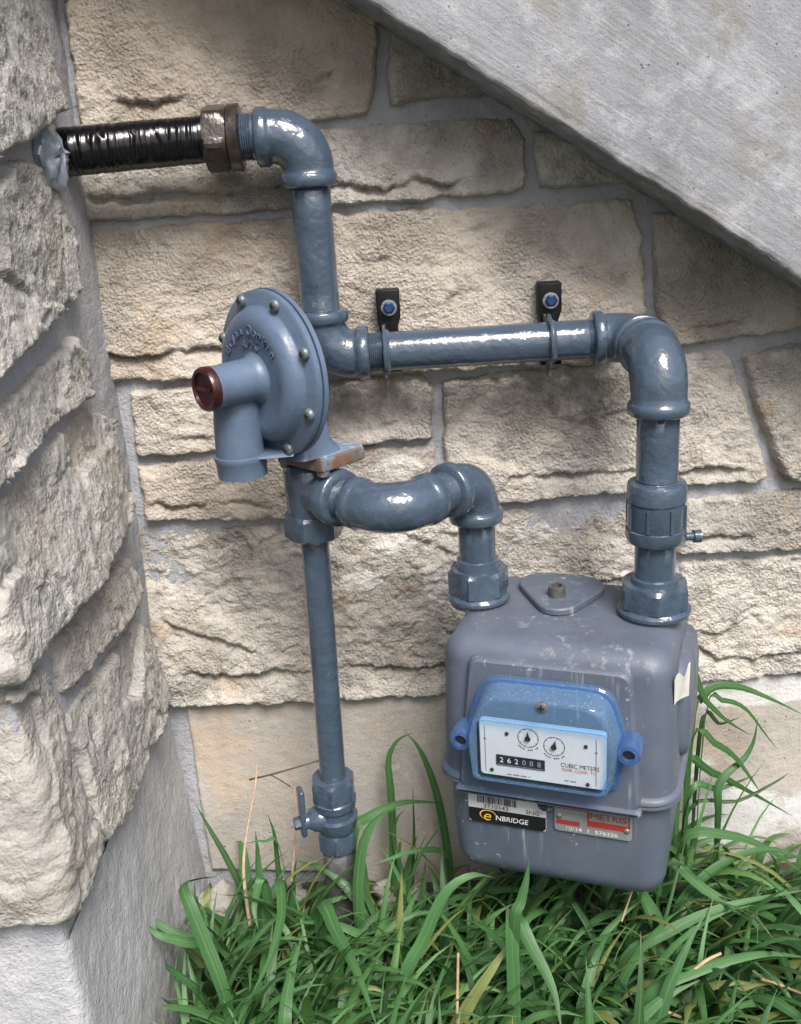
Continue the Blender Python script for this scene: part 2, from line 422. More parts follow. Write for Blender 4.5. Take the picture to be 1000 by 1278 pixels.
M['twig'] = simple('dry_twig', (0.14, 0.09, 0.055), 0.8, 0, 0.3, 300, 0.4)
M['hole'] = simple('dark_bore', (0.012, 0.012, 0.014), 0.6)

def rusty():
    t = NT('rusted_casting_edge'); v = t.coord()
    r = t.ramp(t.noise(v, 110, 5, 0.7), [(0.40, 0), (0.58, 1)])
    c = t.mix(r, (0.11, 0.105, 0.10), (0.14, 0.062, 0.028))
    c = t.mix(t.ramp(t.noise(v, 60, 5, 0.7), [(0.52, 0), (0.58, 1)]), c, (0.13, 0.16, 0.20))
    return t.fin(c, 0.7, t.bump(t.noise(v, 200, 4, 0.6), 0.4, 0.001))
M['rust'] = rusty()
def plate_top():
    t = NT('chipped_plate_paint'); v = t.coord()
    r = t.ramp(t.noise(v, 160, 5, 0.72), [(0.50, 0), (0.60, 1)])
    c = t.mix(r, (0.13, 0.17, 0.22), (0.28, 0.29, 0.31))
    c = t.mix(t.ramp(t.noise(t.coord(loc=(1, 2, 0)), 90, 5, 0.7), [(0.60, 0), (0.66, 1)]), c, (0.27, 0.13, 0.06))
    return t.fin(c, 0.6, t.bump(t.noise(v, 200, 4, 0.6), 0.35, 0.001))
M['plate_top'] = plate_top()

def cover_mat(name, tint, dust=0.25, gloss=0.06, lo=0.0, dcol=None):
    t = NT(name); v = t.coord()
    tr = t.n('ShaderNodeBsdfTransparent'); tr.inputs[0].default_value = (*tint, 1)
    gl = t.n('ShaderNodeBsdfGlossy'); gl.inputs['Roughness'].default_value = gloss
    lw = t.n('ShaderNodeLayerWeight'); lw.inputs['Blend'].default_value = 0.5
    fr = t.math('ADD', 0.04, t.math('MULTIPLY', t.math('POWER', lw.outputs['Facing'], 4.0), 0.7))
    m1 = t.n('ShaderNodeMixShader'); t.l(fr, m1.inputs[0]); t.l(tr.outputs[0], m1.inputs[1]); t.l(gl.outputs[0], m1.inputs[2])
    df = t.n('ShaderNodeBsdfDiffuse')
    df.inputs[0].default_value = (*(dcol or [0.20 + 0.55 * x * x for x in tint]), 1)
    du = t.ramp(t.noise(v, 420, 4, 0.7), [(0.56, lo), (0.70, min(1.0, lo + dust))])
    m2 = t.n('ShaderNodeMixShader'); t.l(du, m2.inputs[0]); t.l(m1.outputs[0], m2.inputs[1]); t.l(df.outputs[0], m2.inputs[2])
    t.l(m2.outputs[0], t.out.inputs[0]); t.t.nodes.remove(t.b)
    return t.m
M['cover'] = cover_mat('blue_clear_plastic', (0.52, 0.75, 0.97), 0.25, 0.05, 0.22, (0.27, 0.44, 0.66))
M['cover_edge'] = cover_mat('blue_clear_plastic_thick', (0.34, 0.58, 0.92), 0.16, 0.05, 0.16, (0.22, 0.38, 0.60))
M['window'] = cover_mat('pale_clear_plastic', (0.97, 0.985, 1.0), 0.02, 0.04, 0.0)

def grass_mat():
    t = NT('grass_leaf')
    uvm = t.n('ShaderNodeSeparateXYZ'); t.l(t.tc.outputs['UV'], uvm.inputs[0])
    u, vv = uvm.outputs[0], uvm.outputs[1]
    rnd = t.attr('tone')
    c = t.ramp(rnd, [(0.0, (0.020, 0.055, 0.016)), (0.30, (0.052, 0.142, 0.048)), (0.75, (0.094, 0.225, 0.078)), (0.93, (0.125, 0.225, 0.052)), (1.0, (0.23, 0.24, 0.085))])
    rib = t.math('ABSOLUTE', t.math('SUBTRACT', u, 0.5))
    c = t.mix(t.math('MULTIPLY', t.ramp(rib, [(0.02, 1), (0.07, 0)]), 0.45), c, (0.16, 0.28, 0.10))
    cmb = t.n('ShaderNodeCombineXYZ'); t.l(t.math('MULTIPLY', u, 26.0), cmb.inputs[0]); t.l(t.math('MULTIPLY', vv, 1.5), cmb.inputs[1]); t.l(t.math('MULTIPLY', rnd, 40.0), cmb.inputs[2])
    st = t.noise(cmb.outputs[0], 1.0, 2, 0.5)
    c = t.mix(t.math('MULTIPLY', t.ramp(st, [(0.35, 1), (0.6, 0)]), 0.35), c, (0.014, 0.045, 0.012))
    obj = t.coord()
    c = t.mix(t.math('MULTIPLY', t.ramp(t.noise(obj, 35, 4, 0.6), [(0.6, 0), (0.75, 1)]), 0.35), c, (0.10, 0.17, 0.075))
    tip = t.ramp(vv, [(0.93, 0), (1.0, 1)])
    c = t.mix(t.math('MULTIPLY', tip, t.ramp(t.math('FRACT', t.math('MULTIPLY', rnd, 37.0)), [(0.5, 0), (0.7, 0.8)])), c, (0.17, 0.11, 0.05))
    nb = t.bump(st, 0.35, 0.0006)
    t.fin(c, 0.40, nb, Specular_IOR_Level=0.4)
    tl = t.n('ShaderNodeBsdfTranslucent'); t.l(t.mix(1.0, c, (1.0, 1.15, 0.55), 'MULTIPLY'), tl.inputs[0])
    ms = t.n('ShaderNodeMixShader'); ms.inputs[0].default_value = 0.28
    t.l(t.b.outputs[0], ms.inputs[1]); t.l(tl.outputs[0], ms.inputs[2]); t.l(ms.outputs[0], t.out.inputs[0])
    return t.m
M['grass'] = grass_mat()
def soil():
    t = NT('dark_soil'); v = t.coord()
    c = t.mix(t.ramp(t.noise(v, 40, 6, 0.7), [(0.35, 0), (0.7, 1)]), (0.045, 0.034, 0.024), (0.13, 0.105, 0.075))
    far = t.ramp(t.noise(v, 1.5, 5, 0.6), [(0.4, 0), (0.6, 1)])
    c = t.mix(t.math('MULTIPLY', far, 0.5), c, (0.05, 0.085, 0.03))
    return t.fin(c, 0.95, t.bump(t.noise(v, 90, 5, 0.7), 0.8, 0.01))
M['soil'] = soil()

# ------------------------------------------------------------------ relief sheets (stones, mortar)
def flat_back(u, v, h):          # rear wall: plane y = 0, relief towards the viewer
    return np.stack([u, -h, v], 1)
PX, PY, PR = -0.262, -0.366, 0.010
def pier_map(u, v, h):           # u = distance round the pier's corner: u > 0 its flank, u < 0 its front
    q = PR * math.pi / 2
    cx, cy = PX - PR, PY + PR
    s = u - PR                                   # arc is centred on the corner
    a = np.clip((s + q / 2 + PR - q / 2) / q, 0, 1)   # 0 at front, 1 at flank
    ang = -math.pi / 2 + a * math.pi / 2
    nx, ny = np.cos(ang), np.sin(ang)
    x = cx + (PR + h) * nx; y = cy + (PR + h) * ny
    x = np.where(u < 0, x + u, x)
    y = np.where(u > q, y + (u - q), y)
    return np.stack([x, y, v], 1)
def fuv_back(p, Y=-0.010):
    q = atY(p[0], p[1], Y); return (q[0], q[2])
def fuv_flank(p, X=PX):
    q = atX(p[0], p[1], X); return (q[1] - (PY + PR) + PR * math.pi / 2, q[2])
def fuv_front(p, Y=PY):
    q = atY(p[0], p[1], Y); return (q[0] - (PX - PR), q[2])

def sheet(name, mapf, us, vs, hfun, mat, parent, keep=None, attrs=None, kind=None, world=False):
    U, V = np.meshgrid(us, vs); U = U.ravel(); V = V.ravel()
    h = hfun(U, V)
    ok = np.ones(len(U), bool) if keep is None else keep(U, V)
    P = mapf(U, V, h)
    nu, nv = len(us), len(vs)
    idx = np.arange(nu * nv).reshape(nv, nu)
    q = np.stack([idx[:-1, :-1].ravel(), idx[:-1, 1:].ravel(), idx[1:, 1:].ravel(), idx[1:, :-1].ravel()], 1)
    q = q[ok[q].any(1)]
    used = np.unique(q); re = np.full(len(U), -1); re[used] = np.arange(len(used))
    q = re[q]
    me = bpy.data.meshes.new(name)
    me.vertices.add(len(used)); me.vertices.foreach_set('co', P[used].astype(np.float32).ravel())
    me.loops.add(q.size); me.loops.foreach_set('vertex_index', q.astype(np.int32).ravel())
    me.polygons.add(len(q)); me.polygons.foreach_set('loop_start', np.arange(0, q.size, 4, dtype=np.int32))
    me.update(calc_edges=True); me.validate()
    uvl = me.uv_layers.new(name='UVMap')
    uvl.data.foreach_set('uv', np.stack([U[used][q.ravel()], V[used][q.ravel()]], 1).astype(np.float32).ravel())
    for an, fn in (attrs or {}).items():
        a = me.attributes.new(an, 'FLOAT', 'POINT'); a.data.foreach_set('value', fn(U[used], V[used]).astype(np.float32))
    me.shade_smooth()
    me.materials.append(mat)
    o = link_obj(name, me, parent, world)
    if kind: o['kind'] = kind
    return o

def blobs(lst):
    def f(U, V):
        s = np.zeros(len(U))
        for (cu, cv, ru, rv, k) in lst:
            d = np.sqrt(((U - cu) / ru) ** 2 + ((V - cv) / rv) ** 2)
            s = np.maximum(s, k * np.clip(1.35 - d, 0, 1))
        return s
    return f

_seed = [11]
def stone(poly, mapf, mat, parent, res=0.0022, base=0.010, amp=1.0, tilt=0.006, ledges=(), dark_patches=(), smears=(), edge=0.0024, sink=0.022, wob=0.0026, aniso=1.0, name='stone', facet=1.0, shrink=-0.0014, chunk=0.0):
    _seed[0] += 31; sd_ = _seed[0]
    poly = np.array(poly, float)
    u0, v0 = poly.min(0) - 0.008; u1, v1 = poly.max(0) + 0.008
    us = np.arange(u0, u1, res); vs = np.arange(v0, v1, res)
    def dist(U, V):
        wu = wob * 1.2 * perlin(U * 55, V * 55, sd_ + 1) + wob * 0.7 * perlin(U * 160, V * 160, sd_ + 2)
        return poly_sd(np.stack([U, V], 1), poly) + wu - shrink
    cache = {}
    def hf(U, V):
        d = dist(U, V); cache['d'] = d
        wx = U + 0.006 * perlin(U * 40, V * 40, sd_ + 3); wy = V + 0.006 * perlin(U * 40, V * 40, sd_ + 4)
        g = base + 1.5 * tilt * (0.5 - (V - v0) / (v1 - v0))
        g = g + amp * (0.0034 * fbm(U * 10, V * 12, 3, sd_ + 5)
                       + facet * 0.0016 * facets(wx * 14, wy * 20, sd_ + 6, 0.9)
                       + chunk * facets(wx * 9, wy * 13, sd_ + 16, 1.5)
                       + facet * 0.0012 * facets(wx * 55, wy * 75, sd_ + 7, 0.9)
                       + 0.0009 * fbm(U * 95, V * 120 * aniso, 3, sd_ + 8, 0.6)
                       + 0.0011 * facets(wx * 120, wy * 150 * aniso, sd_ + 15, 1.0)
                       - 0.0022 * np.clip(perlin(U * 60, V * 80, sd_ + 12) - 0.22, 0, 1)
                       + 0.0005 * facets(U * 230, V * 260 * aniso, sd_ + 9, 1.0))
        for (pl, step, fade) in ledges:
            pl = np.array(pl, float)
            o_ = np.argsort(pl[:, 0]); pl = pl[o_]
            yl = np.interp(U, pl[:, 0], pl[:, 1]) + 0.0032 * fbm(U * 60, U * 0 + 3.3, 5, sd_ + 21, 0.68)
            dv = yl - V                     # >0 below the ledge
            endf = np.clip(np.minimum(U - pl[0, 0], pl[-1, 0] - U) / 0.02 + 0.0, 0, 1)
            rec = 1.25 * np.where(dv > 0, np.exp(-dv / fade), 0.0) * np.clip(dv / 0.0012, 0, 1) + 0.55 * np.exp(-((dv - 0.001) / 0.0022) ** 2)
            lip = np.where(dv <= 0, np.exp(dv / 0.02), 0)
            endf = endf * np.clip(0.75 + 1.1 * fbm(U * 16, U * 0 + 7.7, 3, sd_ + 23), 0.05, 1.25)
            g = g + endf * (-step * rec + 0.2 * step * lip)
        # rounded / broken arris, then a steep flank that dives behind the mortar
        e = np.clip(d / edge, -4, 1)
        g = np.where(d > 0, g - (1 - np.clip(d / edge, 0, 1)) ** 2 * min(0.005, base * 0.55), g - min(0.005, base * 0.55) + d * 5.0)
        return np.maximum(g, -sink)
    def kp(U, V): return cache['d'] > -0.0062
    at = {}
    at['dark_patch'] = blobs(dark_patches); at['smear'] = blobs(smears)
    return sheet(name, mapf, us, vs, hf, mat, parent, kp, at, world=True)

# ------------------------------------------------------------------ rear wall
wall = empty('stone_wall', 'long coursed wall of pale split sandstone and grey mortar behind the gas pipes', 'wall', (0.4, 0.0, 0.0), kind='thing')
def B(pts, Y=-0.010): return [fuv_back(p, Y) for p in pts]
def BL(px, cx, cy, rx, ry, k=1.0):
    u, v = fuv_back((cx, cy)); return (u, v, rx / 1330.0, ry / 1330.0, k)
sheet('mortar', flat_back, np.arange(-0.40, 1.45, 0.006), np.arange(-0.06, 1.50, 0.006),
      lambda U, V: 0.0014 + 0.0018 * fbm(U * 16, V * 16, 4, 3) + 0.0012 * fbm(U * 90, V * 90, 3, 4), M['mortar'], wall, world=True)
S = M['stone']
stone(B([(74, -60), (466, -70), (470, 60), (457, 141), (410, 149), (102, 160)]), flat_back, S, wall, tilt=0.004,
      ledges=[(B([(130, 122), (190, 128), (240, 118)]), 0.006, 0.010), (B([(374, 104), (400, 94), (424, 90)]), 0.007, 0.008)])
stone(B([(484, -30), (600, -40), (660, 110), (560, 117), (490, 129)]), flat_back, S, wall, dark_patches=[BL(0, 600, 60, 90, 60, 0.7)])
stone(B([(96, 180), (400, 162), (640, 146), (655, 175), (652, 232), (640, 238), (410, 255), (88, 276), (82, 235)]), flat_back, S, wall, tilt=0.010,
      ledges=[(B([(84, 244), (160, 246), (200, 238), (300, 240), (350, 232), (420, 228), (480, 236), (520, 222), (560, 230), (585, 221)]), 0.0085, 0.016)])
stone(B([(668, 166), (800, 150), (860, 220), (725, 229), (676, 233)]), flat_back, S, wall, amp=0.5, dark_patches=[BL(0, 760, 190, 90, 60, 0.6)])
stone(B([(92, 292), (400, 270), (790, 250), (801, 295), (803, 398), (760, 452), (500, 464), (250, 472), (124, 476), (114, 440), (100, 340)]), flat_back, S, wall, tilt=0.007,
      ledges=[(B([(112, 440), (170, 446), (230, 436), (290, 434)]), 0.008, 0.014), (B([(410, 330), (470, 326), (500, 318)]), 0.003, 0.006)])
stone(B([(818, 268), (1090, 268), (1090, 398), (1000, 409), (845, 431), (822, 390)]), flat_back, S, wall, amp=0.8, dark_patches=[BL(0, 930, 310, 130, 60, 0.5)],
      ledges=[(B([(850, 408), (900, 404), (940, 398)]), 0.004, 0.008)])
stone(B([(162, 492), (260, 483), (397, 477), (398, 553), (275, 563), (171, 569)]), flat_back, S, wall, tilt=0.006,
      ledges=[(B([(180, 545), (220, 548), (272, 546)]), 0.005, 0.009)])
stone(B([(408, 478), (530, 470), (540, 488), (536, 546), (410, 557)]), flat_back, S, wall, tilt=0.006, dark_patches=[BL(0, 470, 500, 80, 30, 0.9)],
      ledges=[(B([(455, 536), (480, 530), (500, 522)]), 0.006, 0.008)])
stone(B([(172, 584), (300, 575), (400, 570), (402, 645), (300, 648), (184, 650)]), flat_back, S, wall, tilt=0.006,
      ledges=[(B([(180, 628), (230, 632), (280, 624), (340, 630)]), 0.006, 0.012)])
stone(B([(414, 566), (540, 556), (546, 600), (552, 630), (480, 640), (416, 645)]), flat_back, S, wall, tilt=0.006, smears=[BL(0, 500, 580, 40, 18, 0.8)])
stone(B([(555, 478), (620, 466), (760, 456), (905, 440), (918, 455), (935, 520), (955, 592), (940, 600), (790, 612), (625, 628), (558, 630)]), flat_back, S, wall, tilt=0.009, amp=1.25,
      dark_patches=[BL(0, 720, 500, 110, 60, 1.0), BL(0, 600, 480, 40, 30, 0.6)],
      ledges=[(B([(620, 598), (680, 590), (740, 590), (800, 582), (850, 590), (900, 580), (945, 588)]), 0.008, 0.014), (B([(560, 520), (590, 500), (610, 515)]), 0.005, 0.02)])
stone(B([(933, 446), (1000, 432), (1100, 428), (1100, 596), (985, 600), (964, 552), (944, 495)]), flat_back, S, wall, tilt=0.006, base=0.015)
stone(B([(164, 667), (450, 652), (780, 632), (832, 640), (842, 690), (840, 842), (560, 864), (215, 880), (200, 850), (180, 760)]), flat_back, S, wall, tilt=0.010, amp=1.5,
      dark_patches=[BL(0, 700, 660, 90, 25, 0.6), BL(0, 500, 760, 120, 40, 0.4)],
      smears=[BL(0, 500, 680, 60, 26, 0.95), BL(0, 450, 725, 40, 18, 0.85), BL(0, 545, 730, 30, 40, 0.8), BL(0, 670, 665, 40, 22, 0.9), BL(0, 590, 760, 40, 30, 0.7)],
      ledges=[(B([(225, 838), (300, 842), (340, 834), (400, 838), (450, 828), (520, 832), (580, 826)]), 0.009, 0.018), (B([(195, 770), (240, 790), (280, 800), (330, 815)]), 0.007, 0.02),
              (B([(560, 740), (640, 725), (700, 735), (800, 720)]), 0.006, 0.02)])
stone(B([(858, 628), (1100, 603), (1100, 680), (1000, 684), (850, 691)]), flat_back, S, wall, tilt=0.007,
      dark_patches=[BL(0, 920, 655, 100, 30, 0.45)], ledges=[(B([(856, 668), (920, 670), (990, 660), (1060, 664)]), 0.006, 0.010)])
stone(B([(852, 706), (1000, 695), (1100, 689), (1100, 831), (1000, 838), (920, 846), (862, 850)]), flat_back, S, wall, tilt=0.008, amp=1.3,
      ledges=[(B([(860, 800), (900, 822), (940, 820), (980, 812), (1060, 812)]), 0.008, 0.014)])
# dressed foundation course
D_ = M['dressed']
stone(B([(232, 889), (560, 868), (836, 854), (836, 1130), (560, 1130), (420, 1092), (264, 1088)]), flat_back, D_, wall, base=0.006, amp=0.22, tilt=0.002, facet=0.25, wob=0.0012,
      smears=[BL(0, 490, 960, 20, 12, 0.5)])
stone(B([(846, 852), (1000, 843), (1110, 838), (1110, 1150), (846, 1150)]), flat_back, D_, wall, base=0.008, amp=0.20, tilt=0.002, facet=0.2, wob=0.0012,
      smears=[BL(0, 930, 865, 160, 26, 1.1), BL(0, 920, 1020, 90, 60, 1.0), BL(0, 1030, 1010, 80, 50, 1.0), BL(0, 870, 960, 40, 40, 0.7)])
# courses beyond the frame: to the right and above
rr = random.Random(4)
def rough_row(z0, z1, x0, x1):
    x = x0
    while x < x1 - 0.05:
        wd = rr.uniform(0.16, 0.36); xe = min(x + wd, x1)
        stone([(x, z0), (xe, z0), (xe, z1), (x, z1)], flat_back, S, wall, res=0.005, tilt=0.006)
        x = xe + 0.014
for z0, z1 in ((0.245, 0.352), (0.363, 0.418), (0.430, 0.585), (0.598, 0.745), (0.76, 0.93)):
    rough_row(z0, z1, 0.49, 1.4)
rough_row(-0.05, 0.232, 0.50, 1.4)
for z0, z1 in ((0.985, 1.12), (1.134, 1.22), (1.234, 1.36), (1.374, 1.48)):
    rough_row(z0, z1, -0.27, 1.4)
rough_row(0.945, 0.972, -0.27, -0.02)

# ------------------------------------------------------------------ pier on the left
pier = empty('stone_pier', 'projecting pier of rough rock faced grey sandstone over a smooth parged foot', 'stone pier', (-0.45, -0.18, 0.0), kind='thing')
UE = 0.366 + 0.02
sheet('mortar', pier_map, np.arange(-0.55, UE, 0.006), np.arange(0.235, 1.50, 0.006),
      lambda U, V: -0.0055 + 0.002 * fbm(U * 16, V * 16, 4, 8) + 0.0014 * fbm(U * 80, V * 80, 3, 9), M['mortar'], pier, world=True)
def foot_h(U, V):
    return -0.003 + np.clip(0.25 - V, 0, 0.3) * 0.062 + 0.0016 * fbm(U * 9, V * 6, 3, 21) + 0.0009 * fbm(U * 60, V * 60, 3, 22)
sheet('foundation_parging', pier_map, np.arange(-0.55, UE, 0.005), np.arange(-0.05, 0.262, 0.005), foot_h, M['parge'], pier, world=True)
Q = M['pier_stone']
def FL(pts, X=PX): return [fuv_flank(p, X) for p in pts]
kw = dict(base=0.0050, sink=0.03, amp=0.9, tilt=0.014, edge=0.0035, wob=0.0022, aniso=0.6, facet=1.35, shrink=0.0026, chunk=0.0055)
stone(FL([(-60, -40), (62, -60), (60, 60), (68, 140), (40, 168), (-10, 196), (-70, 225)]), pier_map, Q, pier, **kw)
stone(FL([(-60, 238), (0, 200), (40, 196), (70, 214), (92, 285), (95, 368), (60, 400), (0, 462), (-70, 530)]), pier_map, Q, pier, **{**kw, 'tilt': 0.012})
stone(FL([(-70, 595), (0, 508), (60, 450), (95, 414), (112, 448), (108, 493), (60, 540), (0, 605), (-70, 690)]), pier_map, Q, pier, **{**kw, 'tilt': 0.012})
stone(FL([(-10, 640), (40, 575), (112, 502), (145, 518), (152, 635), (148, 660), (125, 695), (100, 740), (62, 785), (30, 838), (14, 866), (6, 868), (0, 780)]), pier_map, Q, pier, **{**kw, 'tilt': 0.014})
stone(FL([(62, 815), (90, 775), (160, 690), (168, 725), (165, 752), (125, 810), (92, 862), (83, 868), (74, 832)]), pier_map, Q, pier, **{**kw, 'tilt': 0.012})
stone(FL([(83, 895), (172, 770), (186, 782), (200, 880), (195, 897), (170, 955), (140, 1030), (122, 1054), (114, 1040), (100, 945)]), pier_map, Q, pier, **{**kw, 'tilt': 0.012})
# quoin that turns the corner: flank outline plus the front face
fl = FL([(58, 824), (76, 880), (110, 1038), (116, 1062), (100, 1108), (84, 1146)])
zt = fuv_front((10, 868))[1]; zb = fuv_front((20, 1152))[1]
fz = fuv_flank((20, 870))[1]
stone([(-0.26, zb), (0.0, zb)] + [fl[5], fl[4], fl[3], fl[2], fl[1], fl[0], (0.012, zt + 0.004), (-0.26, zt + 0.004)], pier_map, Q, pier, **{**kw, 'tilt': 0.006, 'wob': 0.003})
# front of the pier, out of the picture, and the courses above it
for z0, z1, u0, u1 in ((0.475, 0.60, -0.3, 0.010), (0.615, 0.70, -0.25, -0.02), (0.715, 0.84, -0.34, -0.01), (0.26, 0.38, -0.54, -0.275), (0.40, 0.53, -0.54, -0.315),
                       (0.615, 0.72, -0.54, -0.265), (0.735, 0.84, -0.54, -0.355)):
    stone([(u0, z0), (u1, z0), (u1, z1), (u0, z1)], pier_map, Q, pier, res=0.005, **kw)
for z0, z1 in ((0.945, 1.06), (1.075, 1.20), (1.215, 1.32), (1.335, 1.47)):
    u = -0.54
    while u < UE - 0.05:
        ue = min(u + rr.uniform(0.2, 0.34), UE - 0.015)
        stone([(u, z0), (ue, z0), (ue, z1), (u, z1)], pier_map, Q, pier, res=0.006, **kw); u = ue + 0.015
for z0, z1, u0, u1 in ((0.86, 0.93, -0.54, -0.28), (0.855, 0.93, -0.265, 0.0)):
    stone([(u0, z0), (u1, z0), (u1, z1), (u0, z1)], pier_map, Q, pier, res=0.006, **kw)

# ------------------------------------------------------------------ concrete stair side
stair = empty('concrete_stair', 'pale broomed concrete stair flank sloping down to the right across the wall', 'concrete stair', (0.95, -0.05, 0.1), kind='thing')
EY = -0.105
pa = atY(480, 17, EY); pb = atY(1000, 350, EY)
sl = np.array([pb[0] - pa[0], 0, pb[2] - pa[2]]); sl /= np.linalg.norm(sl)
nrm = np.array([-sl[2], 0, sl[0]]);  nrm = nrm if nrm[2] > 0 else -nrm
WD = 0.105
def stair_map(u, v, h):
    # v < 0 runs back under the soffit, v > 0 up the face; h is relief off the surface
    r = 0.004; q = r * math.pi / 2
    a = np.clip((v + q / 2) / q, 0, 1)
    ang = -math.pi / 2 + a * math.pi / 2            # normal turns from -nrm to -Y
    n1 = np.sin(ang); n2 = np.cos(ang)              # along nrm, along -Y
    cen_n, cen_y = r, EY + r
    pn = cen_n + (r + h) * n1; py = cen_y - (r + h) * n2
    py = np.where(v < -q / 2, py + (-q / 2 - v), py)
    pn = np.where(v > q / 2, pn + (v - q / 2), pn)
    P = pa[None, :] + u[:, None] * sl[None, :] + pn[:, None] * nrm[None, :]
    P[:, 1] = py
    return P
def stair_h(U, V):
    h = 0.0016 * fbm(U * 9, V * 14, 3, 40) + 0.0006 * fbm(U * 30, V * 200, 2, 41)
    edge = np.exp(-np.abs(V) / 0.008)
    h = h - edge * np.clip(0.0015 + 0.007 * fbm(U * 34, U * 0, 4, 42, 0.6), 0, 0.008)
    h = h + np.where(V < -0.004, 0.004 * fbm(U * 40, V * 40, 4, 43, 0.6), 0)
    return h
sheet('stringer_face', stair_map, np.arange(-0.42, 1.52, 0.005), np.concatenate([np.arange(-WD, -0.008, 0.004), np.arange(-0.008, 0.012, 0.0012), np.arange(0.012, 0.50, 0.006)]), stair_h, M['concrete'], stair, world=True)
# body behind the face (top surface of the flank, back to the wall)
mb = MB()
lo = [pa + sl * u + nrm * 0.495 + np.array([0, 0.004, 0]) for u in (-0.42, 1.52)]
up = [p + np.array([0, WD - 0.002, 0]) for p in lo]
mb.add([lo[0], lo[1], up[1], up[0]], [(0, 1, 2, 3)])
mb.build('stringer_top', M['concrete'], stair, world=True)

# ------------------------------------------------------------------ ground
gx = np.concatenate([np.linspace(-60, -1.2, 14), np.arange(-1.0, 1.6, 0.03), np.linspace(1.8, 60, 14)])
gy = np.concatenate([np.linspace(-90, -1.4, 16), np.arange(-1.2, 0.06, 0.03)])
gm = sheet('ground', lambda u, v, h: np.stack([u, v, h], 1), gx, gy,
           lambda U, V: 0.012 * fbm(U * 6, V * 6, 4, 61) + 0.004 * fbm(U * 40, V * 40, 2, 62) + 0.012 * np.exp(-np.abs(V) / 0.05) - 0.004, M['soil'], None)
gm['kind'] = 'structure'

# ------------------------------------------------------------------ pipe fittings
P_ = M['pipe_paint']
def V3(*a): return np.array(a, float)
def elbow_pts(c, din, dout, Rb, leg, rb, rc, cl, n=12):
    """path + radii of a threaded elbow: collar, bend, collar; directions are flow directions"""
    c, din, dout = map(lambda q: np.array(q, float), (c, din, dout))
    s = c - din * leg; e = c + dout * leg
    a = c - din * Rb; b = c + dout * Rb; cen = c - din * Rb + dout * Rb
    pts, rad = [], []
    def ad(p, r): pts.append(p); rad.append(r)
    ad(s, rc - 0.0015); ad(s + din * 0.0015, rc); ad(s + din * (cl - 0.0015), rc); ad(s + din * cl, rc - 0.001); ad(s + din * (cl + 0.0012), rb + 0.0002)
    for k in range(n + 1):
        t = math.pi / 2 * k / n
        p = cen + (-dout) * Rb * math.cos(t) + din * Rb * math.sin(t)
        ad(p, rb * (1 + 0.03 * math.sin(2 * t)))
    ad(e - dout * (cl + 0.0012), rb + 0.0002); ad(e - dout * cl, rc - 0.001); ad(e - dout * (cl - 0.0015), rc); ad(e - dout * 0.0015, rc); ad(e, rc - 0.0015)
    return pts, rad
def elbow(name, parent, c, din, dout, Rb=0.024, leg=0.036, rb=0.0205, rc=0.0235, cl=0.0105, mat=None):
    p, r = elbow_pts(c, din, dout, Rb, leg, rb, rc, cl)
    return MB().sweep(p, r, 36).build(name, mat or P_, parent, world=True, angle=50)
def pipe(name, parent, a, b, r, mat=None, thread=(0, 0), seg=32):
    a, b = np.array(a, float), np.array(b, float); L = np.linalg.norm(b - a)
    prof = [(0, r)]
    def threads(s0, s1):
        k = s0
        while k < s1 - 0.001:
            prof.append((k, r * 1.015)); prof.append((k + 0.0008, r * 0.955)); k += 0.0018
    if thread[0]: threads(0.0006, thread[0])
    n = max(2, int(L / 0.02))
    for k in range(n + 1):
        t = thread[0] + (L - thread[0] - thread[1]) * k / n
        prof.append((t, r * (1 + 0.004 * math.sin(7 * k))))
    if thread[1]: threads(L - thread[1] + 0.0006, L)
    prof.append((L, r))
    return MB().rev(a, b - a, prof, seg).build(name, mat or P_, parent, world=True, angle=60)
def ring_collar(name, parent, p0, ax, prof, mat=None, seg=36, **k):
    return MB().rev(p0, ax, prof, seg).build(name, mat or P_, parent, world=True, angle=40, **k)
def hexnut(name, parent, p0, ax, L, r, mat=None, phase=0.0, lip=0.0):
    mb = MB()
    # hexagon intersected with a chamfer: 6 sides, corners eased
    prof = [(0, r * 0.90), (L * 0.10, r * 1.0), (L * 0.86, r * 1.0), (L, r * 0.88)]
    p0 = np.array(p0, float); a = np.array(ax, float); a /= np.linalg.norm(a)
    ref = V3(0, 0, 1) if abs(a[2]) < 0.9 else V3(0, 1, 0)
    N = np.cross(a, ref); N /= np.linalg.norm(N); Bv = np.cross(a, N)
    seg = 48; loops = []
    for t, q in prof:
        lp = []
        for k in range(seg):
            an = 2 * math.pi * k / seg
            m = (an - phase) % (math.pi / 3) - math.pi / 6
            rad = min(r * 0.895 / math.cos(m), q * 1.02)
            lp.append(p0 + a * t + rad * (math.cos(an) * N + math.sin(an) * Bv))
        loops.append(lp)
    mb.loft(loops)
    if lip:
        mb.rev(p0 - a * lip, a, [(0, r * 0.99), (lip * 0.3, r * 1.05), (lip * 0.75, r * 1.05), (lip + 0.001, r * 0.96)], 40)
    return mb.build(name, mat or P_, parent, world=True, angle=22)

# ---- house pipe: from the pier, down, along the wall and down to the meter outlet
ZT, ZH, YB = 0.802, 0.617, -0.055
XD, XR, YR = -0.0655, 0.2075, -0.150
house = empty('house_pipe', 'blue grey painted gas pipe running from the black taped stub down to the meter outlet', 'gas pipe', (XR, YR, 0.4))
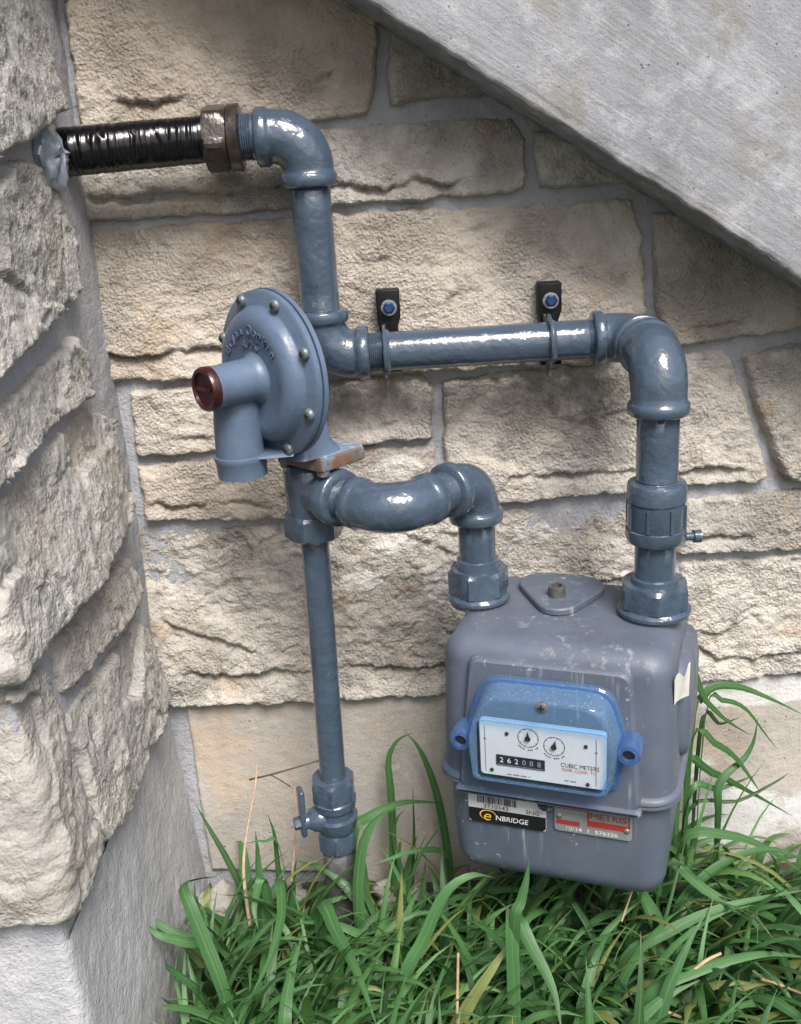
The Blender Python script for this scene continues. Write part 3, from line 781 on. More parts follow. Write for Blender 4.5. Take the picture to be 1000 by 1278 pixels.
# taped stub with overlapping wraps
rng = random.Random(5)
prof = []; t = 0.0; L = 0.152; r0 = 0.0194
pts = []; rad = []
x0 = V3(-0.286, YB, 0.7985); x1 = V3(-0.136, YB, 0.8025)
while t < L:
    wv = rng.uniform(0.0026, 0.0044); dr = rng.uniform(0.0003, 0.0008)
    for (f, q) in ((0.0, dr), (0.75, dr * 0.25), (0.97, -0.0002)):
        tt = min(L, t + wv * f); base_r = r0 - 0.0012 * tt / L + (0.0014 if tt < 0.014 else 0)
        pts.append(x0 + (x1 - x0) * tt / L); rad.append((lambda B_, Q_, ph: (lambda a: B_ + Q_ * (1 + 0.6 * math.sin(a + ph)) + 0.0003 * math.sin(3 * a + ph)))(base_r, q, rng.uniform(0, 6)))
    t += wv
# keep the ring positions strictly increasing
q_pts, q_rad = [pts[0]], [rad[0]]
for p, r_ in zip(pts[1:], rad[1:]):
    if p[0] > q_pts[-1][0] + 1e-5: q_pts.append(p); q_rad.append(r_)
MB().sweep(q_pts, q_rad, 32).build('taped_stub', M['tape'], house, world=True, angle=75)
hexnut('hex_nut', house, (-0.1475, YB, 0.802), (1, 0, 0), 0.019, 0.0275, M['nut'], 0.2)
ring_collar('nut_collar', house, (-0.1285, YB, 0.802), (1, 0, 0), [(0, 0.022), (0.001, 0.0262), (0.0095, 0.0268), (0.0105, 0.025), (0.0108, 0.018)], M['nut'])
pipe('threaded_nipple', house, (-0.118, YB, ZT), (-0.100, YB, ZT), 0.0188, thread=(0.009, 0))
elbow('elbow', house, (XD, YB, ZT - 0.001), (1, 0, 0), (0, 0, -1), Rb=0.027, leg=0.041, rb=0.0215, rc=0.0238)
pipe('pipe', house, (XD, YB, 0.764), (XD, YB, 0.650), 0.0170, thread=(0.006, 0.008))
elbow('elbow', house, (XD, YB, ZH), (0, 0, -1), (1, 0, 0), Rb=0.026, leg=0.040, rb=0.0215, rc=0.0240)
pipe('pipe', house, (XD + 0.038, YB, ZH), (0.178, YB, ZH), 0.0172, thread=(0.016, 0.012))
elbow('elbow', house, (XR, YB, ZH), (1, 0, 0), (0, -1, 0), Rb=0.025, leg=0.036, rb=0.0212, rc=0.0240, cl=0.009)
pipe('street_nipple', house, (XR, YB - 0.032, ZH), (XR, YB - 0.062, ZH), 0.0190)
elbow('elbow', house, (XR, YR, ZH - 0.001), (0, -1, 0), (0, 0, -1), Rb=0.029, leg=0.0455, rb=0.0225, rc=0.0250, cl=0.010)
pipe('pipe', house, (XR, YR, 0.575), (XR, YR, 0.508), 0.0172, thread=(0.0, 0.008))
ring_collar('union_collar', house, (XR, YR, 0.5135), (0, 0, -1), [(0, 0.0195), (0.001, 0.0235), (0.003, 0.0245), (0.016, 0.0250), (0.0175, 0.0235)])
u_ = ring_collar('union_body', house, (XR, YR, 0.4965), (0, 0, -1), [(0, 0.0225), (0.001, 0.0238), (0.023, 0.0242), (0.0245, 0.0235)])
# lugs and cast letters round the union body
mb = MB()
for k in range(8):
    a = k * math.pi / 4 + 0.3
    mb.box((XR + 0.0240 * math.cos(a), YR + 0.0240 * math.sin(a), 0.484), (0.0014, 0.0014, 0.010), [[math.cos(a), -math.sin(a), 0], [math.sin(a), math.cos(a), 0], [0, 0, 1]])
mb.build('lug_ribs', P_, u_)
for ch in [u_.children[0]]: ch.data.transform(Matrix.Translation(-Vector(house.location)))
ring_collar('union_collar', house, (XR, YR, 0.4735), (0, 0, -1), [(0, 0.0235), (0.001, 0.0252), (0.008, 0.0255), (0.0125, 0.0235), (0.0135, 0.0175)])
pipe('pipe', house, (XR, YR, 0.463), (XR, YR, 0.424), 0.0172, thread=(0.0, 0.0))
MB().rev((XR + 0.016, YR, 0.462), (1, 0.1, -0.05), [(0, 0.0035), (0.016, 0.0035), (0.0165, 0.0055), (0.0225, 0.0058), (0.0235, 0.004)], 14).build('test_plug', P_, house, world=True)
ring_collar('nipple_shoulder', house, (XR, YR, 0.4285), (0, 0, -1), [(0, 0.0175), (0.001, 0.0195), (0.009, 0.0205)])
hexnut('union_nut', house, (XR, YR, 0.4005), (0, 0, 1), 0.0225, 0.0300, P_, 0.35, lip=0.006)

# ---- meter inlet loop
YL, XL, ZS = -0.100, 0.0598, 0.507
inlet = empty('meter_inlet_pipe', 'short S shaped painted pipe swinging from below the regulator to the meter inlet', 'gas pipe', (XL, YL, 0.4))
XS, YS = -0.0845, -0.100
d1 = V3(0.7071, -0.7071, 0); d2 = V3(0.7071, 0.7071, 0)
tt = (XL - XS) / (2 * 0.7071)
Pm = V3(XS, YS, ZS) + d1 * tt
pipe('threaded_nipple', inlet, V3(XS, YS, ZS) + d1 * 0.030, Pm - d1 * 0.036, 0.0172, thread=(0.02, 0))
elbow('elbow', inlet, Pm, d1, d2, Rb=0.031, leg=0.048, rb=0.0205, rc=0.0222, cl=0.012)
pipe('threaded_nipple', inlet, Pm + d2 * 0.040, V3(XL, YL, ZS) - d2 * 0.030, 0.0172, thread=(0.0, 0.016))
elbow('elbow', inlet, (XL, YL, ZS), d2, (0, 0, -1), Rb=0.024, leg=0.037, rb=0.0205, rc=0.0242, cl=0.010)
pipe('pipe', inlet, (XL, YL, 0.475), (XL, YL, 0.425), 0.0165)
ring_collar('nipple_shoulder', inlet, (XL, YL, 0.4345), (0, 0, -1), [(0, 0.0170), (0.001, 0.0188), (0.012, 0.0200)])
hexnut('union_nut', inlet, (XL, YL, 0.4005), (0, 0, 1), 0.0250, 0.0272, P_, 0.15, lip=0.006)

# ---- service pipe from the ground
XV, XB = -0.0845, -0.0895
service = empty('service_pipe', 'thin painted riser from the ground with a shutoff valve at its foot', 'gas pipe', (XB, YS, 0.03))
ax_s = V3(XV - XB, 0, 0.30); ax_s /= np.linalg.norm(ax_s)
def sp(z): return V3(XB + (XV - XB) * (z - 0.18) / 0.30, YS, z)
# tee body below the regulator with its side outlet
MB().rev((XS, YS, 0.533), (0, 0, -1), [(0, 0.019), (0.004, 0.0225), (0.022, 0.0228), (0.036, 0.0222), (0.046, 0.0215), (0.047, 0.018)], 36).build('tee_body', P_, service, world=True, angle=50)
MB().rev(V3(XS, YS, ZS) + d1 * 0.006, d1, [(0, 0.0205), (0.020, 0.0215), (0.0215, 0.0245), (0.0335, 0.0250), (0.0355, 0.0235), (0.036, 0.017)], 36).build('tee_outlet', P_, service, world=True, angle=50)
hexnut('union_nut', service, (XV, YS, 0.4655), (0, 0, 1), 0.0225, 0.0262, P_, 0.25)
pipe('pipe', service, sp(0.470), sp(0.205), 0.0126, thread=(0.006, 0))
# valve
val = MB()
vz = lambda z: sp(z)
hexnut('valve_collar', service, sp(0.190), (0, 0, 1), 0.024, 0.0222, P_, 0.5)
vb = MB().rev(sp(0.192), (0, 0, -1), [(0, 0.0195), (0.002, 0.0215), (0.010, 0.0205), (0.0115, 0.0178), (0.020, 0.0182), (0.022, 0.0215), (0.032, 0.0205), (0.040, 0.0165)], 32).build('valve_body', P_, service, world=True, angle=40)
hexnut('valve_collar', service, sp(0.133), (0, 0, 1), 0.022, 0.0195, P_, 0.5)
st_d = V3(-0.93, -0.30, 0.02); st_d /= np.linalg.norm(st_d)
MB().rev(sp(0.170), st_d, [(0.0, 0.0135), (0.018, 0.0135), (0.024, 0.0115), (0.028, 0.0080), (0.033, 0.0080)], 20).build('valve_stem', P_, service, world=True, angle=40)
hc = sp(0.170) + st_d * 0.0335
side = np.cross(V3(0, 0, 1), st_d); side /= np.linalg.norm(side); upv = np.cross(st_d, side)
rot = np.stack([st_d, side, upv], 1)
mb = MB(); mb.box(hc + upv * 0.012, (0.0030, 0.0075, 0.026), rot)
hd = mb.build('valve_handle', P_, service, world=True, bevel=0.0025, angle=40)
mb = MB().rev(hc + st_d * 0.002, st_d, [(0, 0.0065), (0.006, 0.0062), (0.007, 0.005)], 6)
nb_ = mb.build('handle_nut', P_, hd, world=True)
pipe('ground_pipe', service, (XB - 0.0015, YS, 0.134), (XB - 0.003, YS, -0.03), 0.0150, M['galv'])

# ---- brackets on the wall
def bracket(px, pytop, label, tilt):
    c = atY(px, pytop, -0.028)
    root = empty('pipe_bracket', label, 'pipe bracket', (c[0], -0.024, c[2]), group='black strut brackets holding the horizontal pipe')
    X = c[0]; zt_ = c[2]
    # strap profile in x,z: square head, tapering below the bolt, running down behind the pipe
    out = [(-0.0105, 0), (0.0108, 0.0), (0.0108, -0.024), (0.0075, -0.034), (0.0085, -0.040), (0.0105, -0.074), (-0.0085, -0.074), (-0.0080, -0.040), (-0.0100, -0.028)]
    mb = MB(); n = len(out)
    fr = [(a, -0.0045, b) for a, b in out]; bk = [(a, 0.012, b) for a, b in out]
    mb.add(fr + bk, [tuple(range(n)), tuple(range(2 * n - 1, n - 1, -1))] + [(i, (i + 1) % n, n + (i + 1) % n, n + i) for i in range(n)])
    mb.build('strap', M['black'], root, bevel=0.001, angle=40)
    b = MB().rev((0.0008, -0.0044, -0.0155), (0, -1, 0), [(0, 0.0072), (0.0012, 0.0072), (0.0016, 0.0045)], 24).build('washer', M['steel'], root)
    MB().rev((0.0008, -0.0058, -0.0155), (0.0, -1, 0.1), [(0, 0.0058), (0.0045, 0.0056), (0.0055, 0.004)], 6).build('bolt_head', M['blue_screw'], root, angle=25)
    # clamp ring round the pipe
    yp = YB + 0.024; zp = ZH - c[2]
    mb = MB().rev((-0.0062, yp, zp), (1, 0, 0), [(0, 0.0180), (0.0001, 0.0235), (0.0010, 0.0242), (0.0024, 0.0242), (0.0030, 0.0205), (0.0058, 0.0186), (0.0060, 0.0178)], 36)
    mb.build('clamp_ring', P_, root, angle=40)
    mb = MB().box((-0.0048, yp + 0.006, zp - 0.026), (0.0016, 0.007, 0.006))
    mb.box((-0.0048, yp + 0.013, zp), (0.0016, 0.018, 0.020))
    mb.build('clamp_lug', M['galv'], root, bevel=0.0006)
bracket(483, 362, 'black bracket with a blue bolt next to the lower elbow of the house pipe', 0)
bracket(686, 353, 'black bracket with a blue bolt nearest the double elbow above the meter', 0)

# ---- sealant round the stub where it enters the pier
_sg = 30
vs_, fs_ = [], []
seal_c = V3(-0.2650, -0.108, 0.797)
rings = 16
for i in range(rings + 1):
    ph = math.pi * i / rings
    for k in range(_sg):
        a = 2 * math.pi * k / _sg
        n1 = float(perlin(np.array([2.2 * math.cos(a) + 5 + ph * 1.5]), np.array([2.2 * math.sin(a) + 3 + ph]), 77)[0])
        n2 = float(perlin(np.array([6 * math.cos(a) + ph * 5]), np.array([6 * math.sin(a) + 9.5]), 78)[0])
        rad_ = 1 + 0.35 * n1 + 0.16 * n2
        vs_.append(seal_c + V3(0.0115 * math.cos(ph) * rad_ ** 2, rad_ * 0.026 * math.sin(ph) * math.cos(a) + 0.004, rad_ * 0.029 * math.sin(ph) * math.sin(a) + 0.001))
for i in range(rings):
    for k in range(_sg):
        k2 = (k + 1) % _sg; fs_.append((i * _sg + k, i * _sg + k2, (i + 1) * _sg + k2, (i + 1) * _sg + k))
mb = MB(); mb.add(vs_, fs_)
so_ = mb.build('pipe_sealant', M['foil'], None, angle=60)
tag(so_, 'silvery lump of sealant packed round the black taped stub at the pier', 'sealant')

# ------------------------------------------------------------------ regulator
RO = V3(-0.104, -0.128, 0.6185); RA = R(-50)
reg = empty('gas_regulator', 'round blue grey pressure regulator with a dark red capped tube facing left', 'gas regulator', tuple(RO), RA)
G = M['reg_paint']
RF = 0.0685
prof = [(0.0, 0.0640), (0.0002, RF), (0.0045, RF), (0.0062, RF - 0.002), (0.0066, 0.0570), (0.0080, 0.0555), (0.0125, 0.0540), (0.0165, 0.0505), (0.0188, 0.0455), (0.0192, 0.0410), (0.0182, 0.0360), (0.0172, 0.0300), (0.0168, 0.015), (0.0168, 0.0)]
cov = MB().rev((0, 0, 0), (0, -1, 0), prof, 64).build('cover', G, reg, angle=48)
prof = [(0.0, 0.0640), (0.0012, 0.0640), (0.0014, RF + 0.0005), (0.0055, RF + 0.0005), (0.0065, RF - 0.001), (0.007, 0.0520), (0.008, 0.0420), (0.014, 0.037), (0.022, 0.030), (0.026, 0.020), (0.026, 0.0)]
MB().rev((0, 0, 0), (0, 1, 0), prof, 64).build('rear_casing', G, reg, angle=48)
for k in range(8):
    a = R(22 + 45 * k)
    sc_ = MB().rev((0.0630 * math.cos(a), -0.0062, 0.0630 * math.sin(a)), (0, -1, 0), [(0, 0.0052), (0.0008, 0.0054), (0.0028, 0.0050), (0.0040, 0.0036), (0.0043, 0.0)], 16).build('screw', M['dark_screw'], reg, angle=45)
    mb = MB(); mb.box((0.0630 * math.cos(a), -0.0104, 0.0630 * math.sin(a)), (0.0026, 0.0006, 0.0005)); mb.box((0.0630 * math.cos(a), -0.0104, 0.0630 * math.sin(a)), (0.0005, 0.00055, 0.0026))
    mb.build('cross_slot', M['hole'], sc_)
# spring tube with its cap
tz = -0.001
MB().rev((0, -0.0155, tz), (0, -1, 0), [(0, 0.0240), (0.0025, 0.0205), (0.006, 0.0185), (0.010, 0.0178), (0.038, 0.0170), (0.040, 0.0174), (0.0425, 0.0174), (0.043, 0.0165)], 40).build('spring_tube', G, reg, angle=55)
cp = MB().rev((0, -0.0580, tz), (0, -1, 0), [(0, 0.0165), (0.0002, 0.0176), (0.0055, 0.0178), (0.0075, 0.0168), (0.0078, 0.0140), (0.0055, 0.0135), (0.0050, 0.0)], 40).build('tube_cap', M['cap_red'], reg, angle=35)
MB().box((0, -0.0640, tz), (0.0095, 0.0012, 0.0016)).build('cap_rib', M['cap_red'], cp, bevel=0.0004)
mb = MB()
arc = [(0.0176 * math.cos(R(d)), -0.0405 - 0.006 * math.sin(R((d - 60) * 4)) , tz + 0.0176 * math.sin(R(d))) for d in range(60, 106, 5)]
# vent: hood leaning out of the cover, open at the bottom
loops = []
for (z, yo, rx, ry) in ((0.004, -0.018, 0.013, 0.010), (-0.006, -0.026, 0.019, 0.016), (-0.018, -0.028, 0.0215, 0.020), (-0.036, -0.029, 0.0218, 0.0215), (-0.058, -0.030, 0.0216, 0.0216),
                        (-0.0635, -0.030, 0.0216, 0.0216), (-0.0640, -0.030, 0.0236, 0.0236), (-0.0670, -0.030, 0.0240, 0.0240), (-0.0690, -0.030, 0.0228, 0.0228), (-0.082, -0.030, 0.0222, 0.0222), (-0.0825, -0.030, 0.0195, 0.0195), (-0.070, -0.030, 0.0185, 0.0185)):
    loops.append([(-0.0142 + 0.93 * rx * math.cos(2 * math.pi * k / 40), yo + 0.93 * ry * math.sin(2 * math.pi * k / 40), z) for k in range(40)])
MB().loft(loops).build('vent', G, reg, angle=42)
# web joining vent rim to the flange
mb = MB()
mb.add([(-0.030, -0.010, -0.0665), (0.030, -0.006, -0.0640), (0.026, -0.004, -0.0600), (-0.030, -0.004, -0.060), (-0.030, -0.030, -0.0665), (-0.004, -0.040, -0.0665)],
       [(0, 1, 5, 4), (0, 3, 2, 1), (0, 4, 3), (1, 2, 5), (4, 5, 2, 3)])
mb.build('vent_web', G, reg, bevel=0.001)
# neck and shoulder down to the plate (behind the casing)
mb = MB()
loops = []
for z, x0_, x1_, y0_, y1_ in ((0.030, -0.010, 0.012, 0.010, 0.028), (0.0, -0.016, 0.018, 0.010, 0.036), (-0.040, -0.018, 0.020, 0.006, 0.040), (-0.060, -0.020, 0.022, 0.004, 0.042), (-0.0715, -0.026, 0.028, 0.000, 0.048)):
    loops.append([(x, y, z) for x, y in rrect(x0_, x1_, y0_, y1_, 0.010)])
mb.loft(loops); mb.build('neck', G, reg, angle=45)
# embossed lettering on the cover
def text_mesh(body, size, depth=0.0, font_shear=0.0, align='CENTER'):
    cu = bpy.data.curves.new('lettering', 'FONT'); cu.body = body; cu.size = size; cu.extrude = depth; cu.align_x = align; cu.align_y = 'CENTER'; cu.shear = font_shear
    cu.resolution_u = 3
    ob = bpy.data.objects.new('lettering', cu); me = bpy.data.meshes.new_from_object(ob)
    bpy.data.objects.remove(ob); bpy.data.curves.remove(cu)
    return me
XZ = Matrix(((1, 0, 0, 0), (0, 0, 1, 0), (0, 1, 0, 0), (0, 0, 0, 1)))   # text plane -> local x,z facing -y
XZ = Matrix(((1, 0, 0, 0), (0, 0, -1, 0), (0, 1, 0, 0), (0, 0, 0, 1)))
def letters(parent, items, mat, name='lettering', label=None):
    """items: list of (mesh, matrix); joined into one flat-print part"""
    bm = bmesh.new()
    for me, mx in items:
        b0 = len(bm.verts); bm.from_mesh(me); bm.verts.ensure_lookup_table()
        bmesh.ops.transform(bm, matrix=mx, verts=bm.verts[b0:])
        bpy.data.meshes.remove(me)
    me = bpy.data.meshes.new(name); bm.to_mesh(me); bm.free(); me.materials.append(mat)
    return link_obj(name, me, parent)
items = []
def arc_text(s, r, a_mid, step, size, y, depth):
    n = len(s)
    for i, ch in enumerate(s):
        if ch == ' ': continue
        a = a_mid + (n - 1) / 2 * step - i * step
        mx = Matrix.Translation((r * math.cos(R(a)), y, r * math.sin(R(a)))) @ Matrix.Rotation(-R(a - 90), 4, 'Y') @ XZ
        items.append((text_mesh(ch, size, depth), mx))
arc_text('Bryan Donkin', 0.0385, 92, 10.5, 0.0115, -0.0176, 0.0022)
arc_text('RMG', 0.0275, 92, 20, 0.0110, -0.0166, 0.0016)
letters(cov, items, G, 'raised_lettering')
# mounting plate and its rusty rim
pl = V3(-0.074, -0.106, 0.0)
plq = Matrix.Rotation(R(-45) - RA, 4, 'Z')
def regl(p):  # world -> regulator frame
    v = Matrix.Rotation(-RA, 4, 'Z') @ (Vector(p) - Vector(RO)); return v
pc = regl((-0.0725, -0.104, 0.5405))
ro3 = np.array(plq.to_3x3())
MB().box((pc.x, pc.y, pc.z), (0.029, 0.025, 0.0058), ro3).build('mounting_flange', M['rust'], reg, bevel=0.0012, angle=40)
MB().box((pc.x, pc.y, pc.z + 0.0063), (0.0282, 0.0242, 0.0012), ro3).build('flange_top', M['plate_top'], reg, bevel=0.0006, angle=40)
for sx in (-1, 1):
    q = Vector((pc.x, pc.y, pc.z)) + plq @ Vector((0.024 * sx, -0.019, -0.010))
    MB().rev(tuple(q), (0, 0, 1), [(0, 0.0055), (0.0042, 0.0058)], 6).build('bolt_head', M['dark_screw'], reg, angle=25)

# ------------------------------------------------------------------ meter
MO = (0.132, -0.125, 0.0); MA = R(-20)
meter = empty('gas_meter', 'grey painted steel diaphragm gas meter with a blue windowed counter hanging above the grass', 'gas meter', MO, MA)
MT = M['meter']
X0, X1, Y0, Y1 = -0.0905, 0.1050, -0.0845, 0.0720
def casing(prof, rc=0.017, n=7):
    """prof: (z, inset)"""
    L_ = []
    for z, i in prof:
        L_.append([(x, y, z) for x, y in rrect(X0 + i, X1 - i, Y0 + i, Y1 - i, max(0.004, rc - i * 0.6), n)])
    return MB().loft(L_)
upper = [(0.2640, -0.0035), (0.285, -0.0030), (0.330, -0.0012), (0.372, 0.0008)]
for k in range(1, 9):
    a = R(90 * k / 8); upper.append((0.372 + 0.021 * math.sin(a), 0.0008 + 0.021 * (1 - math.cos(a))))
casing(upper, 0.022).build('upper_casing', MT, meter, angle=40)
casing([(0.2535, 0.004), (0.2540, -0.0055), (0.2560, -0.0078), (0.2578, -0.0078), (0.2585, -0.0060), (0.2592, -0.0060), (0.2600, -0.0080), (0.2625, -0.0078), (0.2645, -0.0062), (0.2660, -0.002)], 0.024).build('seam_flange', MT, meter, angle=40)
lower = []
for k in range(9):
    a = R(90 * k / 8); lower.append((0.150 + 0.026 * (1 - math.sin(R(90) - a)), 0.0030 + 0.026 * (1 - math.sin(a))))
lower += [(0.205, 0.0012), (0.2545, 0.0000)]
casing(lower, 0.024).build('lower_casing', MT, meter, angle=40)
# side diaphragm bulges
for s in (-1, 1):
    xs = X1 if s > 0 else X0
    L_ = []
    for dx, ins in ((-0.004, 0.0), (0.006, 0.001), (0.0105, 0.004), (0.0128, 0.010), (0.0132, 0.016)):
        L_.append([(xs + s * (dx - 0.002), y, z) for y, z in rrect(-0.045 + ins, 0.062 - ins, 0.272 + ins * 0.8, 0.366 - ins * 2.2, 0.022 - ins * 0.5 if ins < 0.03 else 0.01, 6)])
    MB().loft(L_).build('side_bulge', MT, meter, angle=45)
# raised index plateau on the front
L_ = []
for y, ins in ((-0.078, -0.004), (-0.0925, -0.0010), (-0.0950, 0.0), (-0.0965, 0.0015)):
    lo = []
    for x, z in rrect(-0.0735 + ins, 0.0815 - ins, 0.2560 + ins, 0.3790 - ins, 0.008, 5):
        f = (z - 0.256) / 0.123; lo.append((x + (0.012 * f if x < 0 else -0.010 * f), y + 0.006 * f, z))
    L_.append(lo)
MB().loft(L_).build('index_housing', MT, meter, angle=35)
L_ = []
for y, ins in ((-0.080, 0.0), (-0.0985, 0.0), (-0.1005, 0.0012), (-0.1010, 0.0028)):
    L_.append([(x, y, z) for x, z in rrect(-0.0765 + ins, 0.0835 - ins, 0.2520 + ins, 0.2580 - ins * 0.8, 0.0028 - ins * 0.5, 3)])
MB().loft(L_).build('housing_lip', MT, meter, angle=35)
# access plate on the top
tri = []
cs = [(-0.023, 0.034, 0.023), (0.009, 0.032, 0.023), (-0.003, -0.004, 0.019)]
def hull_round(cs, zz, ins):
    out = []
    for k in range(72):
        a = 2 * math.pi * k / 72; d = V3(math.cos(a), math.sin(a), 0)
        b = max(cs, key=lambda c: c[0] * d[0] + c[1] * d[1] + c[2])
        out.append((b[0] + (b[2] - ins) * d[0], b[1] + (b[2] - ins) * d[1], zz))
    return out
MB().loft([hull_round(cs, 0.3936, 0.0035), hull_round(cs, 0.3942, 0), hull_round(cs, 0.3985, 0), hull_round(cs, 0.3998, 0.0012), hull_round(cs, 0.4000, 0.004)]).build('top_plate', MT, meter, angle=35)
MB().rev((-0.006, 0.006, 0.396), (0, 0, 1), [(0, 0.0078), (0.012, 0.0076), (0.0135, 0.0072), (0.0137, 0.0048), (0.0090, 0.0045), (0.0088, 0.0)], 28).build('plug_boss', M['galv'], meter, angle=35)
MB().rev((-0.010, 0.062, 0.3925), (0, 0, 1), [(0, 0.0058), (0.0022, 0.0055), (0.0030, 0.0035), (0.0030, 0.0)], 18).build('screw', M['dark_screw'], meter, angle=35)
# small seat flanges under the two nuts
for xx in (-0.0768, 0.0766):
    MB().rev((xx, 0.0, 0.390), (0, 0, 1), [(0, 0.026), (0.0060, 0.0255), (0.0068, 0.024)], 32).build('connection_seat', MT, meter, angle=40)

# blue clear index cover: shell, rim, ears, window, dial
def cov_outline(g=0.0):
    """outline in x,z, corner radii as on the moulded cover"""
    pts_ = [(-0.0565 + g, 0.2795 + g), (0.0600 - g, 0.2795 + g), (0.0690 - g, 0.3240), (0.0560 - g * 0.9, 0.3672 - g), (-0.0440 + g * 0.9, 0.3672 - g), (-0.0600 + g, 0.3240)]
    out = []
    n = len(pts_)
    rad_ = [0.005, 0.005, 0.012, 0.016, 0.016, 0.012]
    for i in range(n):
        p = V3(*pts_[i], 0)[:2]; a = np.array(pts_[i - 1]); b = np.array(pts_[(i + 1) % n])
        p = np.array(pts_[i]); r_ = rad_[i]
        da = (a - p) / np.linalg.norm(a - p); db = (b - p) / np.linalg.norm(b - p)
        for k in range(6):
            t = k / 5; q = (1 - t) ** 2 * (p + da * r_) + 2 * t * (1 - t) * p + t * t * (p + db * r_)
            out.append((q[0], q[1]))
    return out
FYC = -0.1215
def lerp_y(z): return 0.0     # front face parallel to the meter
L_ = [[(x, -0.0960, z) for x, z in cov_outline(-0.0005)], [(x, -0.1185, z) for x, z in cov_outline(0.0025)], [(x, -0.1208, z) for x, z in cov_outline(0.0038)], [(x, FYC, z) for x, z in cov_outline(0.0060)]]
mb = MB(); mb.loft(L_, cap=False)
wl = [(x, FYC, z) for x, z in rrect(-0.0485, 0.0580, 0.2858, 0.3405, 0.0045, 8)]
wl = wl[18:] + wl[:18]
mb.loft([L_[-1], wl], cap=False)
cvr = mb.build('index_cover', M['cover'], meter, angle=40)
# thick moulded rim where the cover sits on the housing
o1, o2 = cov_outline(-0.0035), cov_outline(0.0005)
L_ = [[(x, -0.0955, z) for x, z in o1], [(x, -0.0995, z) for x, z in o1], [(x, -0.1010, z) for x, z in cov_outline(-0.0022)], [(x, -0.1010, z) for x, z in o2]]
MB().loft(L_, cap=False).build('cover_rim', M['cover_edge'], cvr, angle=40)
for xx, zz in ((-0.0645, 0.3150), (0.0745, 0.3215)):
    e_ = MB().rev((xx, -0.094, zz), (0, -1, 0), [(0, 0.0100), (0.018, 0.0098), (0.0215, 0.0088), (0.0220, 0.0052), (0.010, 0.0050), (0.0095, 0.0)], 28).build('cover_ear', M['cover_edge'], cvr, angle=40)
    MB().rev((xx, -0.1085, zz), (0, -1, 0), [(0, 0.0050), (0.004, 0.0048), (0.0045, 0.002)], 18).build('seal_plug', M['hole'], e_)
MB().rev((0.0065, -0.1212, 0.3600), (0, -1, 0), [(0, 0.0050), (0.0016, 0.0048), (0.0024, 0.003), (0.0024, 0.0)], 20).build('cover_screw', M['steel'], cvr, angle=40)
mb = MB(); mb.box((0.0065, -0.1240, 0.3600), (0.0028, 0.0006, 0.0006)); mb.box((0.0065, -0.1240, 0.3600), (0.0006, 0.0005, 0.0028)); 
mb.build('cross_slot', M['hole'], cvr)
# dial plate
DY = -0.1165
dx0, dx1, dz0, dz1 = -0.0475, 0.0570, 0.2868, 0.3395
L_ = []
for y, i in ((DY + 0.0045, 0.0), (DY + 0.0006, 0.0), (DY, 0.0006)):
    L_.append([(x, y, z) for x, z in rrect(dx0 + i, dx1 - i, dz0 + i, dz1 - i, 0.003, 4)])
dial = MB().loft(L_).build('dial_plate', M['dial'], meter, angle=30)
mb = MB(); mb.box(((dx0 + dx1) / 2, -0.1045, (dz0 + dz1) / 2 - 0.002), ((dx1 - dx0) / 2 - 0.004, 0.0070, (dz1 - dz0) / 2 - 0.005))
mb.build('counter_mechanism', M['galv'], meter, bevel=0.001)
def dxy(fx, fy): return dx0 + fx * (dx1 - dx0), dz1 - fy * (dz1 - dz0)      # 0..1 from the upper left
def flat(items_fn_mat): pass
def txt(s, fx, fy, size, mat, y, frame=None, shear=0, name='lettering', align='CENTER', sx=1.0, parent=None, rot=0.0):
    x, z = frame(fx, fy) if frame else dxy(fx, fy)
    return letters(parent or dial, [(text_mesh(s, size, 0.0, shear, align), Matrix.Translation((x, y, z)) @ Matrix.Rotation(rot, 4, 'Y') @ XZ @ Matrix.Scale(sx, 4, (1, 0, 0)))], mat, name)
def ring_flat(mb, cx, cz, r, wd, y, seg=40):
    vs = []
    for k in range(seg):
        a = 2 * math.pi * k / seg
        vs += [(cx + r * math.cos(a), y, cz + r * math.sin(a)), (cx + (r - wd) * math.cos(a), y, cz + (r - wd) * math.sin(a))]
    mb.add(vs, [(2 * k, 2 * ((k + 1) % seg), 2 * ((k + 1) % seg) + 1, 2 * k + 1) for k in range(seg)])
def rect_flat(mb, x0_, x1_, z0_, z1_, y): mb.add([(x0_, y, z0_), (x1_, y, z0_), (x1_, y, z1_), (x0_, y, z1_)], [(0, 1, 2, 3)])
yk = DY - 0.0003
mb = MB()
def disc_flat(mb, cx, cz, r, y, seg=20): mb.add([(cx + r * math.cos(2 * math.pi * k / seg), y, cz + r * math.sin(2 * math.pi * k / seg)) for k in range(seg)], [tuple(range(seg))])
for (fx, fy) in ((0.395, 0.24), (0.60, 0.33)):
    cx, cz = dxy(fx, fy); ring_flat(mb, cx, cz, 0.0088, 0.0005, yk)
    for k in range(10):
        a = 2 * math.pi * k / 10
        c0, s0 = math.cos(a), math.sin(a)
        mb.add([(cx + 0.0085 * c0 - 0.0002 * s0, yk, cz + 0.0085 * s0 + 0.0002 * c0), (cx + 0.0085 * c0 + 0.0002 * s0, yk, cz + 0.0085 * s0 - 0.0002 * c0),
                (cx + 0.0072 * c0 + 0.0002 * s0, yk, cz + 0.0072 * s0 - 0.0002 * c0), (cx + 0.0072 * c0 - 0.0002 * s0, yk, cz + 0.0072 * s0 + 0.0002 * c0)], [(0, 1, 2, 3)])
for fx in (0.045, 0.925):
    x, _ = dxy(fx, 0); rect_flat(mb, x - 0.0002, x + 0.0002, dz0 + 0.003, dz1 - 0.006, yk)
    rect_flat(mb, x - 0.0012, x + 0.0012, dz1 - 0.0185, dz1 - 0.0178, yk - 0.0001)
